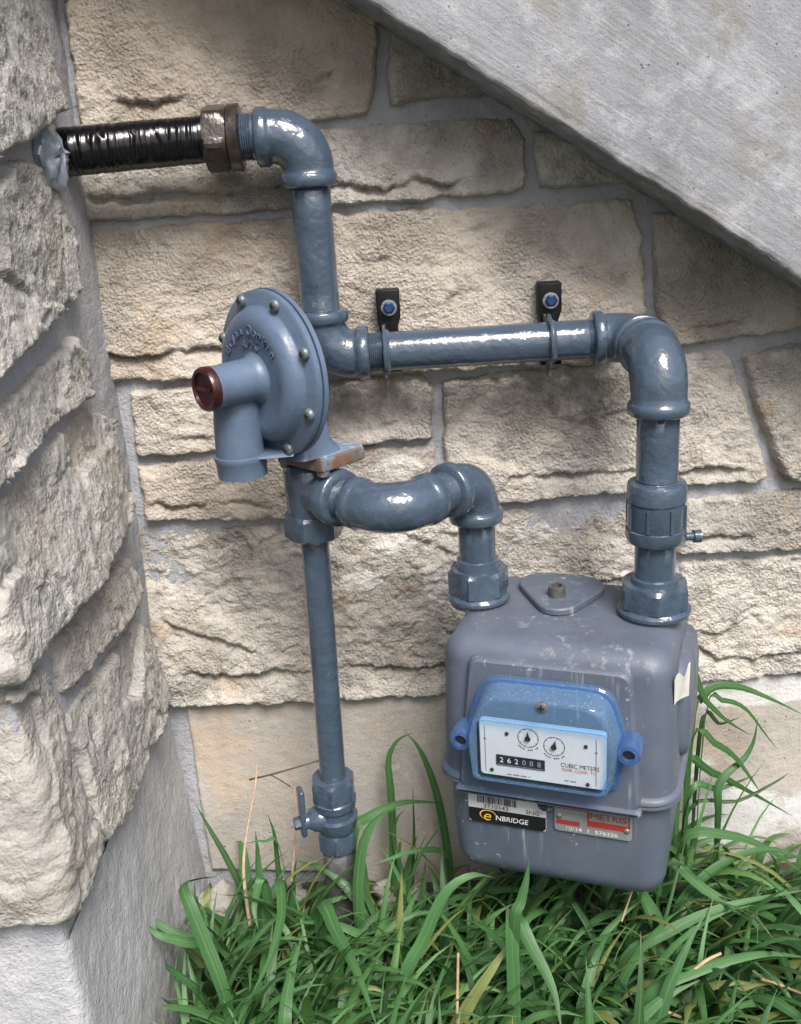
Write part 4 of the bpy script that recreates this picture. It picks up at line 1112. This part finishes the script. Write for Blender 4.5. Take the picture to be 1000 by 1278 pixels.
# rows of print too small to read: short strokes
for (fx, fy, n, st) in ((0.22, 0.945, 15, 0.0013), (0.68, 0.915, 9, 0.0012)):
    x, z = dxy(fx, fy)
    for k in range(n):
        if k % 5 == 3: continue
        rect_flat(mb, x + k * st, x + k * st + st * 0.65, z - 0.0005, z + 0.0006, yk)
for (fx, fy, n) in ((0.395, 0.24, 11), (0.60, 0.33, 11)):
    cx, cz = dxy(fx, fy)
    for k in range(n):
        if k in (4, 8): continue
        a = R(-135 + k * 9); r_ = 0.0112
        px_, pz_ = cx + r_ * math.cos(a), cz + r_ * math.sin(a)
        rect_flat(mb, px_ - 0.0005, px_ + 0.0005, pz_ - 0.0006, pz_ + 0.0006, yk)
mb.build('dial_print', M['ink'], dial, smooth=False)
for (fx, fy, ang) in ((0.395, 0.24, 88), (0.60, 0.33, 78)):
    cx, cz = dxy(fx, fy); mb = MB()
    mb.rev((cx, DY - 0.0016, cz), (0, -1, 0), [(0, 0.0024), (0.0006, 0.0024)], 20)
    a = R(ang); c0, s0 = math.cos(a), math.sin(a)
    tipx, tipz = cx + 0.0072 * c0, cz + 0.0072 * s0
    mb.add([(cx - 0.0018 * s0, DY - 0.0018, cz + 0.0018 * c0), (cx + 0.0018 * s0, DY - 0.0018, cz - 0.0018 * c0), (tipx, DY - 0.0018, tipz),
            (cx - 0.0018 * s0, DY - 0.0022, cz + 0.0018 * c0), (cx + 0.0018 * s0, DY - 0.0022, cz - 0.0018 * c0), (tipx, DY - 0.0022, tipz)], [(0, 1, 2), (3, 5, 4), (0, 2, 5, 3), (1, 4, 5, 2), (0, 3, 4, 1)])
    mb.build('pointer', M['ink'], dial)
for (fx, fy) in ((0.225, 0.21), (0.845, 0.26), (0.095, 0.90), (0.86, 0.93)):
    x, z = dxy(fx, fy); MB().rev((x, DY + 0.0002, z), (0, -1, 0), [(0, 0.0017), (0.0011, 0.0016), (0.0014, 0.001)], 14).build('rivet', M['ink'], dial)
# counter
x0_, z1_ = dxy(0.135, 0.605); x1_, z0_ = dxy(0.525, 0.79)
mb = MB(); mb.box(((x0_ + x1_) / 2, DY - 0.0002, (z0_ + z1_) / 2), ((x1_ - x0_) / 2, 0.0006, (z0_ - z1_) / -2))
cnt = mb.build('counter', M['drum'], dial)
for i, ch in enumerate('262088'):
    xx = x0_ + 0.0046 + i * 0.0063
    letters(dial, [(text_mesh(ch, 0.0068), Matrix.Translation((xx, DY - 0.0011, (z0_ + z1_) / 2 + 0.0004)) @ XZ)], M['white_ink'] if i < 3 else M['grey_ink'], 'counter_digit')
mb = MB(); rect_flat(mb, x0_ + 0.001, x1_ - 0.001, z0_ + 0.0009, z0_ + 0.0013, DY - 0.0011); mb.build('counter_rule', M['grey_ink'], dial)
txt('CUBIC METERS', 0.80, 0.64, 0.0058, M['ink'], yk, sx=0.82)
txt('TEMP. COMP. TC', 0.79, 0.725, 0.0040, M['red_ink'], yk, sx=0.95)
# clear window standing off the dial
mb = MB(); mb.loft([[(x, FYC + 0.0016, z) for x, _, z in wl], [(x, FYC - 0.0002, z) for x, _, z in wl]])
mb.build('clear_window', M['window'], cvr, angle=30)
# ---- sticker and rating plate on the lower casing
LY = Y0 + 0.0018 - 0.0002
def casing_y(z): return Y0 + 0.0000 + (0.2545 - z) / 0.05 * 0.0020
sy = casing_y(0.215) - 0.0030
def slab(x0, x1, z0, z1, name, mat, y, th=0.0006, r=0.003, parent=None):
    L2 = [[(x, y + th + 0.004, z) for x, z in rrect(x0, x1, z0, z1, r, 4)], [(x, y, z) for x, z in rrect(x0, x1, z0, z1, r, 4)]]
    return MB().loft(L2).build(name, mat, parent or meter, angle=30)
bx0, bx1, bz0, bz1 = -0.0690, 0.0010, 0.2145, 0.2440
stk = slab(bx0, bx1, bz0, bz1, 'barcode_sticker', M['label_white'], sy)
def bfr(fx, fy): return bx0 + fx * (bx1 - bx0), bz1 - fy * (bz1 - bz0)
mb = MB(); xa, za = bfr(0.0, 0.50); xb_, zb_ = bfr(1.0, 1.0)
L2 = [(bx0 + 0.0002, sy - 0.0003, bz0 + 0.003), (bx0 + 0.003, sy - 0.0003, bz0 + 0.0002), (bx1 - 0.003, sy - 0.0003, bz0 + 0.0002), (bx1 - 0.0002, sy - 0.0003, bz0 + 0.003), (bx1 - 0.0002, sy - 0.0003, za), (bx0 + 0.0002, sy - 0.0003, za)]
mb.add(L2, [tuple(range(6))]); mb.build('black_band', M['label_black'], stk)
mb = MB(); rb = random.Random(9); x = bfr(0.12, 0)[0]; xe = bfr(0.62, 0)[0]
zt0, zt1 = bfr(0, 0.30)[1], bfr(0, 0.05)[1]
while x < xe:
    wv = rb.choice([0.0004, 0.0004, 0.0008, 0.0012]); rect_flat(mb, x, x + wv, zt0, zt1, sy - 0.0003); x += wv + rb.choice([0.0004, 0.0005, 0.0009])
mb.build('barcode', M['ink'], stk, smooth=False)
txt('3710143', 0.36, 0.405, 0.0058, M['ink'], sy - 0.0003, frame=bfr, parent=stk, sx=1.15)
txt('SNG', 0.83, 0.405, 0.0058, M['ink'], sy - 0.0003, frame=bfr, parent=stk, sx=1.1)
txt('NBRIDGE', 0.56, 0.77, 0.0072, M['white_ink'], sy - 0.0005, frame=bfr, parent=stk, shear=0.12, sx=0.98)
lx, lz = bfr(0.235, 0.72)
txt('e', 0.235, 0.74, 0.0150, M['yellow_ink'], sy - 0.0005, frame=bfr, parent=stk, shear=0.2, sx=1.1)
mb = MB(); vs2 = []
for k in range(26):
    a = R(-150 + k * 11.5); ro_, ri_ = 0.0072, 0.0072 - 0.0013 * math.sin(math.pi * k / 25)
    for r_ in (ro_, ri_): vs2.append((lx + 0.0012 + r_ * 1.05 * math.cos(a + 2.1), sy - 0.0004, lz + 0.0006 + r_ * 0.72 * math.sin(a + 2.1)))
mb.add(vs2, [(2 * k, 2 * k + 2, 2 * k + 3, 2 * k + 1) for k in range(25)]); mb.build('swirl_emblem', M['yellow_ink'], stk, smooth=False)
rx0, rx1, rz0, rz1 = 0.0085, 0.0745, 0.2190, 0.2480
plt_ = slab(rx0, rx1, rz0, rz1, 'rating_plate', M['plate_alu'], sy - 0.0004)
def rfr(fx, fy): return rx0 + fx * (rx1 - rx0), rz1 - fy * (rz1 - rz0)
yp = sy - 0.0007
mb = MB()
for (a, b, c, d) in ((0.03, 0.43, 0.05, 0.21), (0.45, 0.975, 0.05, 0.18), (0.45, 0.975, 0.50, 0.70), (0.02, 0.33, 0.60, 0.76), (0.43, 0.455, 0.05, 0.70), (0.955, 0.975, 0.05, 0.70)):
    xa, za = rfr(a, c); xb_, zb_ = rfr(b, d); rect_flat(mb, xa, xb_, zb_, za, yp)
mb.build('red_print', M['plate_red'], plt_, smooth=False)
txt('METRIS', 0.70, 0.33, 0.0086, M['plate_red'], yp - 0.0002, frame=rfr, parent=plt_, sx=1.15)
txt('10/14  1  576326', 0.48, 0.87, 0.0052, M['white_ink'], yp - 0.0002, frame=rfr, parent=plt_, sx=1.28)
for fx, fy in ((0.06, 0.48), (0.94, 0.66)):
    x, z = rfr(fx, fy); MB().rev((x, yp + 0.0004, z), (0, -1, 0), [(0, 0.0027), (0.0010, 0.0026), (0.0018, 0.0014)], 16).build('rivet', M['steel'], plt_, angle=50)
# seal lug between the plates
MB().rev((0.0020, -0.090, 0.2440), (0, 0, 1), [(0, 0.0035), (0.0006, 0.0072), (0.0030, 0.0075), (0.0034, 0.0055), (0.0080, 0.0055)], 24).build('seal_lug', MT, meter, angle=40)
MB().rev((0.0020, -0.0965, 0.2475), (0, -1, 0), [(0, 0.0030), (0.0016, 0.0028)], 14).build('seal_wire_hole', M['hole'], meter)
# torn sticker curling off the right-hand corner
mb = MB(); vs3 = []; nn = 10
for i in range(nn + 1):
    t = i / nn
    for j, zz in enumerate((0.0, 1.0)):
        xo = X1 + 0.0018 + 0.010 * t * t + 0.004 * math.sin(3 * t) * zz
        vs3.append((xo - 0.002, -0.070 + 0.018 * t - 0.004 * zz, 0.345 + zz * (0.026 + 0.004 * math.sin(9 * t)) - 0.010 * t * (1 - zz) * 0.5 + 0.006 * t))
mb.add(vs3, [(2 * i, 2 * i + 1, 2 * i + 3, 2 * i + 2) for i in range(nn)])
mb.build('torn_sticker', M['paper'], meter)

# ------------------------------------------------------------------ grass
def blade_geom(ctrl, wmax, roll=0.0, nseg=12, fold=0.22, cut=False, uvs=None):
    """ctrl: points of the midrib; returns verts, quads, uv per vert"""
    C_ = np.array(ctrl, float)
    # Catmull-Rom through the control points
    Pp = np.vstack([2 * C_[0] - C_[1], C_, 2 * C_[-1] - C_[-2]])
    seg = len(C_) - 1; out = []
    for i in range(nseg + 1):
        s = i / nseg * seg; k = min(int(s), seg - 1); t = s - k
        p0, p1, p2, p3 = Pp[k], Pp[k + 1], Pp[k + 2], Pp[k + 3]
        out.append(0.5 * ((2 * p1) + (-p0 + p2) * t + (2 * p0 - 5 * p1 + 4 * p2 - p3) * t * t + (-p0 + 3 * p1 - 3 * p2 + p3) * t ** 3))
    out = np.array(out)
    T = np.gradient(out, axis=0); T /= np.linalg.norm(T, axis=1)[:, None] + 1e-9
    return out, T
def blade_mesh(paths, name, rng_, tone=None):
    """paths: (points, tangents, side reference, width, fold, cut, tone)"""
    vs, fs, uv, tn = [], [], [], []
    for (pts_, T, sref, wd, fold, cut, tone_) in paths:
        n = len(pts_) - 1; b = len(vs)
        for i in range(n + 1):
            t = i / n
            prof = min(1.0, 0.45 + 2.2 * t) * (1.0 if cut else max(0.02, 1 - max(0.0, (t - 0.30) / 0.70) ** 1.7))
            s = sref - T[i] * (sref @ T[i]); s /= np.linalg.norm(s) + 1e-9
            nr = np.cross(s, T[i])
            w_ = wd * prof * 0.5
            vs += [pts_[i] - s * w_ + nr * w_ * fold, pts_[i], pts_[i] + s * w_ + nr * w_ * fold]
            uv += [(0, t), (0.5, t), (1, t)]; tn += [tone_] * 3
        for i in range(n):
            a = b + 3 * i
            fs += [(a, a + 1, a + 4, a + 3), (a + 1, a + 2, a + 5, a + 4)]
    me = bpy.data.meshes.new(name)
    me.from_pydata([tuple(p) for p in vs], [], fs)
    li = np.empty(len(me.loops), np.int32); me.loops.foreach_get('vertex_index', li)
    ul = me.uv_layers.new(name='UVMap'); ul.data.foreach_set('uv', np.array(uv, np.float32)[li].ravel())
    a = me.attributes.new('tone', 'FLOAT', 'POINT'); a.data.foreach_set('value', np.array(tn, np.float32))
    me.shade_smooth(); me.materials.append(M['grass'])
    return me

rg = random.Random(21)
def grow(x, y, L, az, lean, curl, wd, n=9, z0=-0.004, wob=0.25):
    pts_ = [np.array([x, y, z0])]; th = lean; a = az
    st = L / n
    for i in range(n):
        t = (i + 1) / n
        d = np.array([math.sin(th) * math.cos(a), math.sin(th) * math.sin(a), math.cos(th)])
        p = pts_[-1] + d * st
        lim_y = -0.012
        if p[1] > lim_y: p[1] = lim_y
        if p[1] > PY - 0.02 and p[0] < PX + 0.024 and x > PX: p[0] = PX + 0.024
        if p[2] < 0.004: p[2] = 0.004
        pts_.append(p)
        th += curl * (0.35 + 1.3 * t) / n; th = min(th, 2.35); a += rg.uniform(-wob, wob) / n * 3
    pts_ = np.array(pts_)
    T = np.gradient(pts_, axis=0); T /= np.linalg.norm(T, axis=1)[:, None] + 1e-9
    sref = np.array([-math.sin(az), math.cos(az), 0.0])
    rl = rg.uniform(-0.7, 0.7)
    up_ = np.array([0, 0, 1.0])
    sref = sref * math.cos(rl) + up_ * math.sin(rl)
    return pts_, T, sref
paths = []
# keep clear of the pipe foot and meter body
def blocked(x, y):
    return (abs(x - XB) < 0.03 and abs(y - YS) < 0.03)
N_IN = 3500
k = 0
while k < N_IN:
    x = rg.uniform(-0.36, 0.60); y = -0.02 - 0.50 * rg.random() ** 0.9
    if k % 5 == 0: x = rg.uniform(-0.236, -0.02); y = rg.uniform(-0.44, -0.12)
    if x < PX + 0.03 and y > PY - 0.03: continue
    if blocked(x, y): continue
    # thinner along the foot of the wall on the left, thick to the right and in front
    if y > -0.07 and x < 0.08 and rg.random() < 0.80: continue
    if y > -0.12 and x < 0.05 and rg.random() < 0.45: continue
    right = np.clip((x - 0.05) / 0.35, 0, 1)
    L = rg.uniform(0.085, 0.185) * (0.72 if y > -0.07 else 1.0) * (1 + 0.22 * right)
    az = rg.gauss(-1.25 if rg.random() < 0.7 else 0.0, 1.15)
    lean = abs(rg.gauss(0.28, 0.25)); curl = rg.uniform(0.7, 2.4)
    if right > 0.5 and rg.random() < 0.6: az = rg.gauss(-0.45, 0.6); lean += 0.25; curl += 0.3
    wd = rg.choice([0.0045, 0.0075, 0.0100, 0.0125, 0.0145]) * rg.uniform(0.85, 1.15)
    p, T, s = grow(x, y, L, az, lean, curl, wd)
    tone_ = min(0.99, max(0.02, rg.gauss(0.50, 0.26))) if rg.random() > 0.04 else 0.985
    paths.append((p, T, s, wd, rg.uniform(0.12, 0.45), False, tone_)); k += 1
for k in range(700):        # short undergrowth that closes the floor
    x = rg.uniform(-0.34, 0.60); y = rg.uniform(-0.5, -0.03)
    if x < PX + 0.03 and y > PY - 0.03: continue
    if blocked(x, y): continue
    if y > -0.10 and x < 0.06 and rg.random() < 0.75: continue
    p, T, s = grow(x, y, rg.uniform(0.05, 0.10), rg.uniform(0, 6.28), rg.uniform(0.1, 0.8), rg.uniform(0.6, 2.0), 0.005, 6)
    paths.append((p, T, s, rg.uniform(0.003, 0.007), 0.3, False, min(0.95, max(0.02, rg.gauss(0.30, 0.18)))))
for k in range(1600):       # lawn going on outside the frame
    x = rg.uniform(-1.0, 1.4); y = rg.uniform(-1.5, -0.03)
    if -0.36 < x < 0.6 and y > -0.52: continue
    if x < PX + 0.03 and y > PY - 0.03: continue
    if (x * x + (y + 0.97) ** 2) < 0.03: continue
    p, T, s = grow(x, y, rg.uniform(0.10, 0.18), rg.uniform(0, 6.28), rg.uniform(0.1, 0.6), rg.uniform(0.8, 2.3), 0.008, 6)
    paths.append((p, T, s, rg.uniform(0.005, 0.012), 0.3, False, min(0.95, max(0.02, rg.gauss(0.5, 0.2)))))
gr = bpy.data.objects.new('grass', blade_mesh(paths, 'grass', rg)); col.objects.link(gr)
tag(gr, 'dense long green grass covering the ground below the meter', 'grass', kind='stuff')

# blades that stand out one by one
def tuft(name, label, blades, group=None):
    """blades: (pixels from root to tip, depth at root, depth at tip, width m, tone, cut)"""
    mids = []
    for (px_, ya, yb, wd, tone_, cut) in blades:
        P3 = [atY(a, b, ya + (yb - ya) * i / (len(px_) - 1)) for i, (a, b) in enumerate(px_)]
        r0_ = P3[0].copy()
        if r0_[2] > 0.02: P3.insert(0, np.array([r0_[0] + (r0_[0] - P3[1][0]) * 0.25, min(-0.03, ya), 0.0]))
        mids.append((P3, wd, tone_, cut))
    base = np.mean([m[0][0] for m in mids], axis=0); base[2] = 0
    root = empty(name, label, 'grass tuft', tuple(base), group=group)
    for P3, wd, tone_, cut in mids:
        tone_ = max(0.05, tone_ * 0.78 + rg.uniform(-0.12, 0.08))
        wd *= 0.88; p, T = blade_geom([q - base for q in P3], wd, nseg=16)
        view = (p.mean(0) + base) - CAM; view /= np.linalg.norm(view)
        mT = T[len(T) // 2]
        s = np.cross(mT, view); s /= np.linalg.norm(s) + 1e-9
        an = rg.uniform(-0.55, 0.55); s = s * math.cos(an) + view * math.sin(an)
        me = blade_mesh([(p, T, s, wd, rg.uniform(0.15, 0.4), cut, tone_)], 'blade', rg)
        link_obj('blade', me, root)
tuft('grass_tuft', 'tall grass blades arching up the wall between valve and meter', [
    ([(492, 1105), (489, 1000), (485, 950), (496, 925), (516, 914)], -0.05, -0.03, 0.0095, 0.45, False),
    ([(562, 1085), (550, 1010), (537, 965), (522, 932), (505, 913)], -0.06, -0.03, 0.0100, 0.42, False),
    ([(440, 1050), (462, 1018), (505, 1001), (552, 1002)], -0.10, -0.05, 0.0130, 0.55, False),
    ([(448, 1160), (446, 1100), (455, 1045), (478, 1015), (502, 1008)], -0.15, -0.10, 0.0150, 0.60, False),
    ([(515, 1100), (517, 1040), (515, 978)], -0.05, -0.04, 0.0050, 0.30, False),
    ([(560, 1070), (520, 1062), (487, 1072), (458, 1082)], -0.07, -0.11, 0.0070, 0.75, False),
    ([(505, 1100), (492, 1050), (496, 1022), (506, 1010)], -0.06, -0.04, 0.0050, 0.35, False)])
tuft('grass_tuft', 'long grass blades fanning out right of the meter over the pale foundation', [
    ([(862, 905), (876, 873), (894, 857), (925, 858), (962, 872), (1005, 893)], -0.07, -0.05, 0.0110, 0.50, False),
    ([(856, 852), (882, 876), (908, 900), (938, 918)], -0.07, -0.07, 0.0075, 0.66, False),
    ([(880, 890), (905, 875), (932, 885), (955, 915), (971, 936)], -0.06, -0.03, 0.0060, 0.45, False),
    ([(862, 925), (896, 930), (918, 945), (938, 972), (950, 990)], -0.07, -0.05, 0.0085, 0.40, False),
    ([(896, 1020), (896, 985), (908, 965), (928, 948), (941, 925), (946, 895)], -0.07, -0.04, 0.0100, 0.50, False),
    ([(850, 958), (890, 965), (930, 985), (990, 1019)], -0.07, -0.04, 0.0100, 0.25, False),
    ([(860, 992), (900, 984), (946, 966)], -0.07, -0.04, 0.0085, 0.45, False),
    ([(858, 1100), (868, 1050), (878, 1010), (892, 960)], -0.09, -0.06, 0.0070, 0.85, False),
    ([(875, 905), (900, 904), (927, 894)], -0.05, -0.03, 0.0060, 0.12, False),
    ([(860, 1010), (920, 1000), (970, 975), (985, 964)], -0.06, -0.04, 0.0050, 0.15, False)])
tuft('grass_tuft', 'grass blades leaning over the smooth foot of the pier', [
    ([(212, 1150), (200, 1120), (186, 1095), (168, 1080)], -0.12, -0.12, 0.0100, 0.18, False),
    ([(262, 1192), (215, 1162), (178, 1140), (150, 1105)], -0.20, -0.17, 0.0110, 0.55, False),
    ([(282, 1250), (258, 1185), (236, 1130), (228, 1104), (248, 1096), (272, 1094)], -0.26, -0.18, 0.0150, 0.55, False),
    ([(170, 1240), (178, 1200), (196, 1165)], -0.22, -0.18, 0.0100, 0.60, False),
    ([(270, 1190), (230, 1175), (195, 1165), (160, 1130)], -0.22, -0.20, 0.0120, 0.65, False)])
tuft('grass_tuft', 'single dark grass blade pointing up left beside the pale dry stalk', [
    ([(305, 1120), (285, 1075), (262, 1035), (244, 1003)], -0.09, -0.06, 0.0085, 0.12, False)])
tuft('grass_tuft', 'upright grass blade with one side leaf in front of the valve handle', [
    ([(350, 1110), (346, 1075), (342, 1040), (334, 1017)], -0.10, -0.09, 0.0070, 0.30, False),
    ([(350, 1060), (330, 1050), (307, 1052)], -0.10, -0.11, 0.0060, 0.75, False)])
tuft('grass_tuft', 'broad square cut grass blade standing up at the front below the meter', [
    ([(642, 1300), (641, 1230), (639, 1170), (640, 1136)], -0.27, -0.24, 0.0130, 0.62, True)])
tuft('grass_tuft', 'short pointed grass blade overlapping the bottom edge of the meter', [
    ([(642, 1160), (650, 1125), (657, 1098), (660, 1074)], -0.25, -0.23, 0.0120, 0.52, False)])
tuft('grass_tuft', 'broad grass blades drooping forward in the bottom middle of the lawn', [
    ([(400, 1130), (420, 1165), (446, 1215), (472, 1285)], -0.17, -0.30, 0.0150, 0.62, False),
    ([(355, 1290), (362, 1220), (378, 1165)], -0.29, -0.22, 0.0140, 0.66, False),
    ([(505, 1225), (528, 1175), (556, 1115), (590, 1092), (620, 1096)], -0.24, -0.20, 0.0135, 0.60, False),
    ([(640, 1150), (665, 1185), (690, 1235), (702, 1290)], -0.22, -0.30, 0.0140, 0.66, False),
    ([(350, 1100), (352, 1140), (338, 1195), (310, 1250)], -0.15, -0.27, 0.0120, 0.55, False),
    ([(330, 1100), (318, 1130), (322, 1160)], -0.14, -0.17, 0.0100, 0.70, False)])
tuft('grass_tuft', 'grass blades lying flat to the right at the lower right corner', [
    ([(780, 1200), (840, 1160), (910, 1130), (1010, 1110)], -0.22, -0.20, 0.0130, 0.60, False),
    ([(850, 1130), (900, 1080), (960, 1060), (1010, 1075)], -0.14, -0.10, 0.0120, 0.50, False),
    ([(850, 1050), (910, 1042), (960, 1060), (1010, 1095)], -0.10, -0.09, 0.0130, 0.48, False),
    ([(800, 1250), (870, 1210), (950, 1190), (1010, 1195)], -0.28, -0.25, 0.0140, 0.65, False),
    ([(830, 1080), (880, 1110), (940, 1150), (1000, 1210)], -0.14, -0.18, 0.0120, 0.58, False)])

# ------------------------------------------------------------------ dry stalks, twigs, rubble
def stalk(name, label, cat, px_, ya, yb, r0_, r1_, mat, root_down=False):
    n = len(px_)
    P3 = [atY(a, b, ya + (yb - ya) * i / (n - 1)) for i, (a, b) in enumerate(px_)]
    if root_down: P3.insert(0, np.array([P3[0][0], P3[0][1], 0.0]))
    p, T = blade_geom(P3, 0.01, nseg=14)
    rad_ = [r0_ + (r1_ - r0_) * i / (len(p) - 1) for i in range(len(p))]
    o = MB().sweep(list(p), rad_, 7).build(name, mat, None, angle=60)
    if label: tag(o, label, cat)
    return o
stalk('dry_stalk', 'long bleached dry stalk rising from the grass left of the valve', 'dry stalk', [(312, 1155), (304, 1090), (308, 1040), (318, 985), (321, 955)], -0.12, -0.05, 0.0022, 0.0006, M['pink_straw'])
stalk('dry_stalk', 'thin upright pink stalk just left of the valve body', 'dry stalk', [(364, 1100), (368, 1050), (370, 1010), (360, 968)], -0.08, -0.06, 0.0014, 0.0006, M['pink_straw'])
stalk('twig', 'long thin twig lying level behind the top of the valve handle', 'twig', [(312, 973), (345, 965), (400, 949)], -0.03, -0.09, 0.0012, 0.0007, M['twig'])
stalk('twig', 'short twig slanting down behind the valve handle', 'twig', [(338, 967), (352, 975), (366, 984)], -0.04, -0.06, 0.0010, 0.0006, M['twig'])
stalk('dry_stalk', 'straw stem standing upright at the bottom centre of the grass', 'dry stalk', [(570, 1290), (571, 1240), (572, 1190)], -0.28, -0.26, 0.0016, 0.0012, M['straw'])
stalk('dry_stalk', 'white straw stem leaning beside the lower right corner of the meter', 'dry stalk', [(776, 1150), (788, 1115), (798, 1082)], -0.20, -0.18, 0.0012, 0.0008, M['straw'])
stalk('dry_stalk', 'straw stem lying across the grass at the lower right edge', 'dry stalk', [(950, 1222), (975, 1230), (1005, 1242)], -0.24, -0.24, 0.0014, 0.0012, M['straw'])
stalk('dry_stalk', 'straw stem half buried in the grass right of centre', 'dry stalk', [(862, 1215), (880, 1200), (900, 1190)], -0.27, -0.26, 0.0017, 0.0014, M['straw'])
stalk('dry_stalk', 'short straw stem at the very bottom below the square cut blade', 'dry stalk', [(812, 1255), (830, 1262), (850, 1270)], -0.28, -0.28, 0.0017, 0.0015, M['straw'])
def rubble(px_, Y, size, label, seed):
    c = atY(px_[0], px_[1], Y); c[2] = max(0.004, min(c[2], 0.02))
    bm = bmesh.new(); bmesh.ops.create_icosphere(bm, subdivisions=4, radius=1.0)
    for v in bm.verts:
        q = v.co
        n = float(fbm(np.array([q.x * 1.1 + seed]), np.array([q.y * 1.1 + q.z * 0.9 + seed * 2.0]), 3, seed)[0])
        f = float(facets(np.array([q.x * 1.3 + seed]), np.array([q.y * 1.3 + q.z * 1.3]), seed + 3, 0.6)[0])
        v.co = q * (1 + 0.45 * n + 0.16 * f)
        v.co = Vector((v.co.x * size[0], v.co.y * size[1], v.co.z * size[2]))
    for f in bm.faces: f.smooth = True
    me = bpy.data.meshes.new('rubble_stone'); bm.to_mesh(me); bm.free(); me.materials.append(M['pier_stone'])
    o = bpy.data.objects.new('rubble_stone', me); col.objects.link(o); o.location = tuple(c)
    tag(o, label, 'stone')
rubble((275, 1135), -0.045, (0.030, 0.022, 0.026), 'rough grey stone at the wall foot near the pier corner', 5)
rubble((350, 1125), -0.040, (0.034, 0.020, 0.018), 'low brownish stone at the wall foot left of the valve', 8)
rubble((500, 1105), -0.040, (0.028, 0.020, 0.020), 'grey stone at the wall foot between valve and meter', 12)
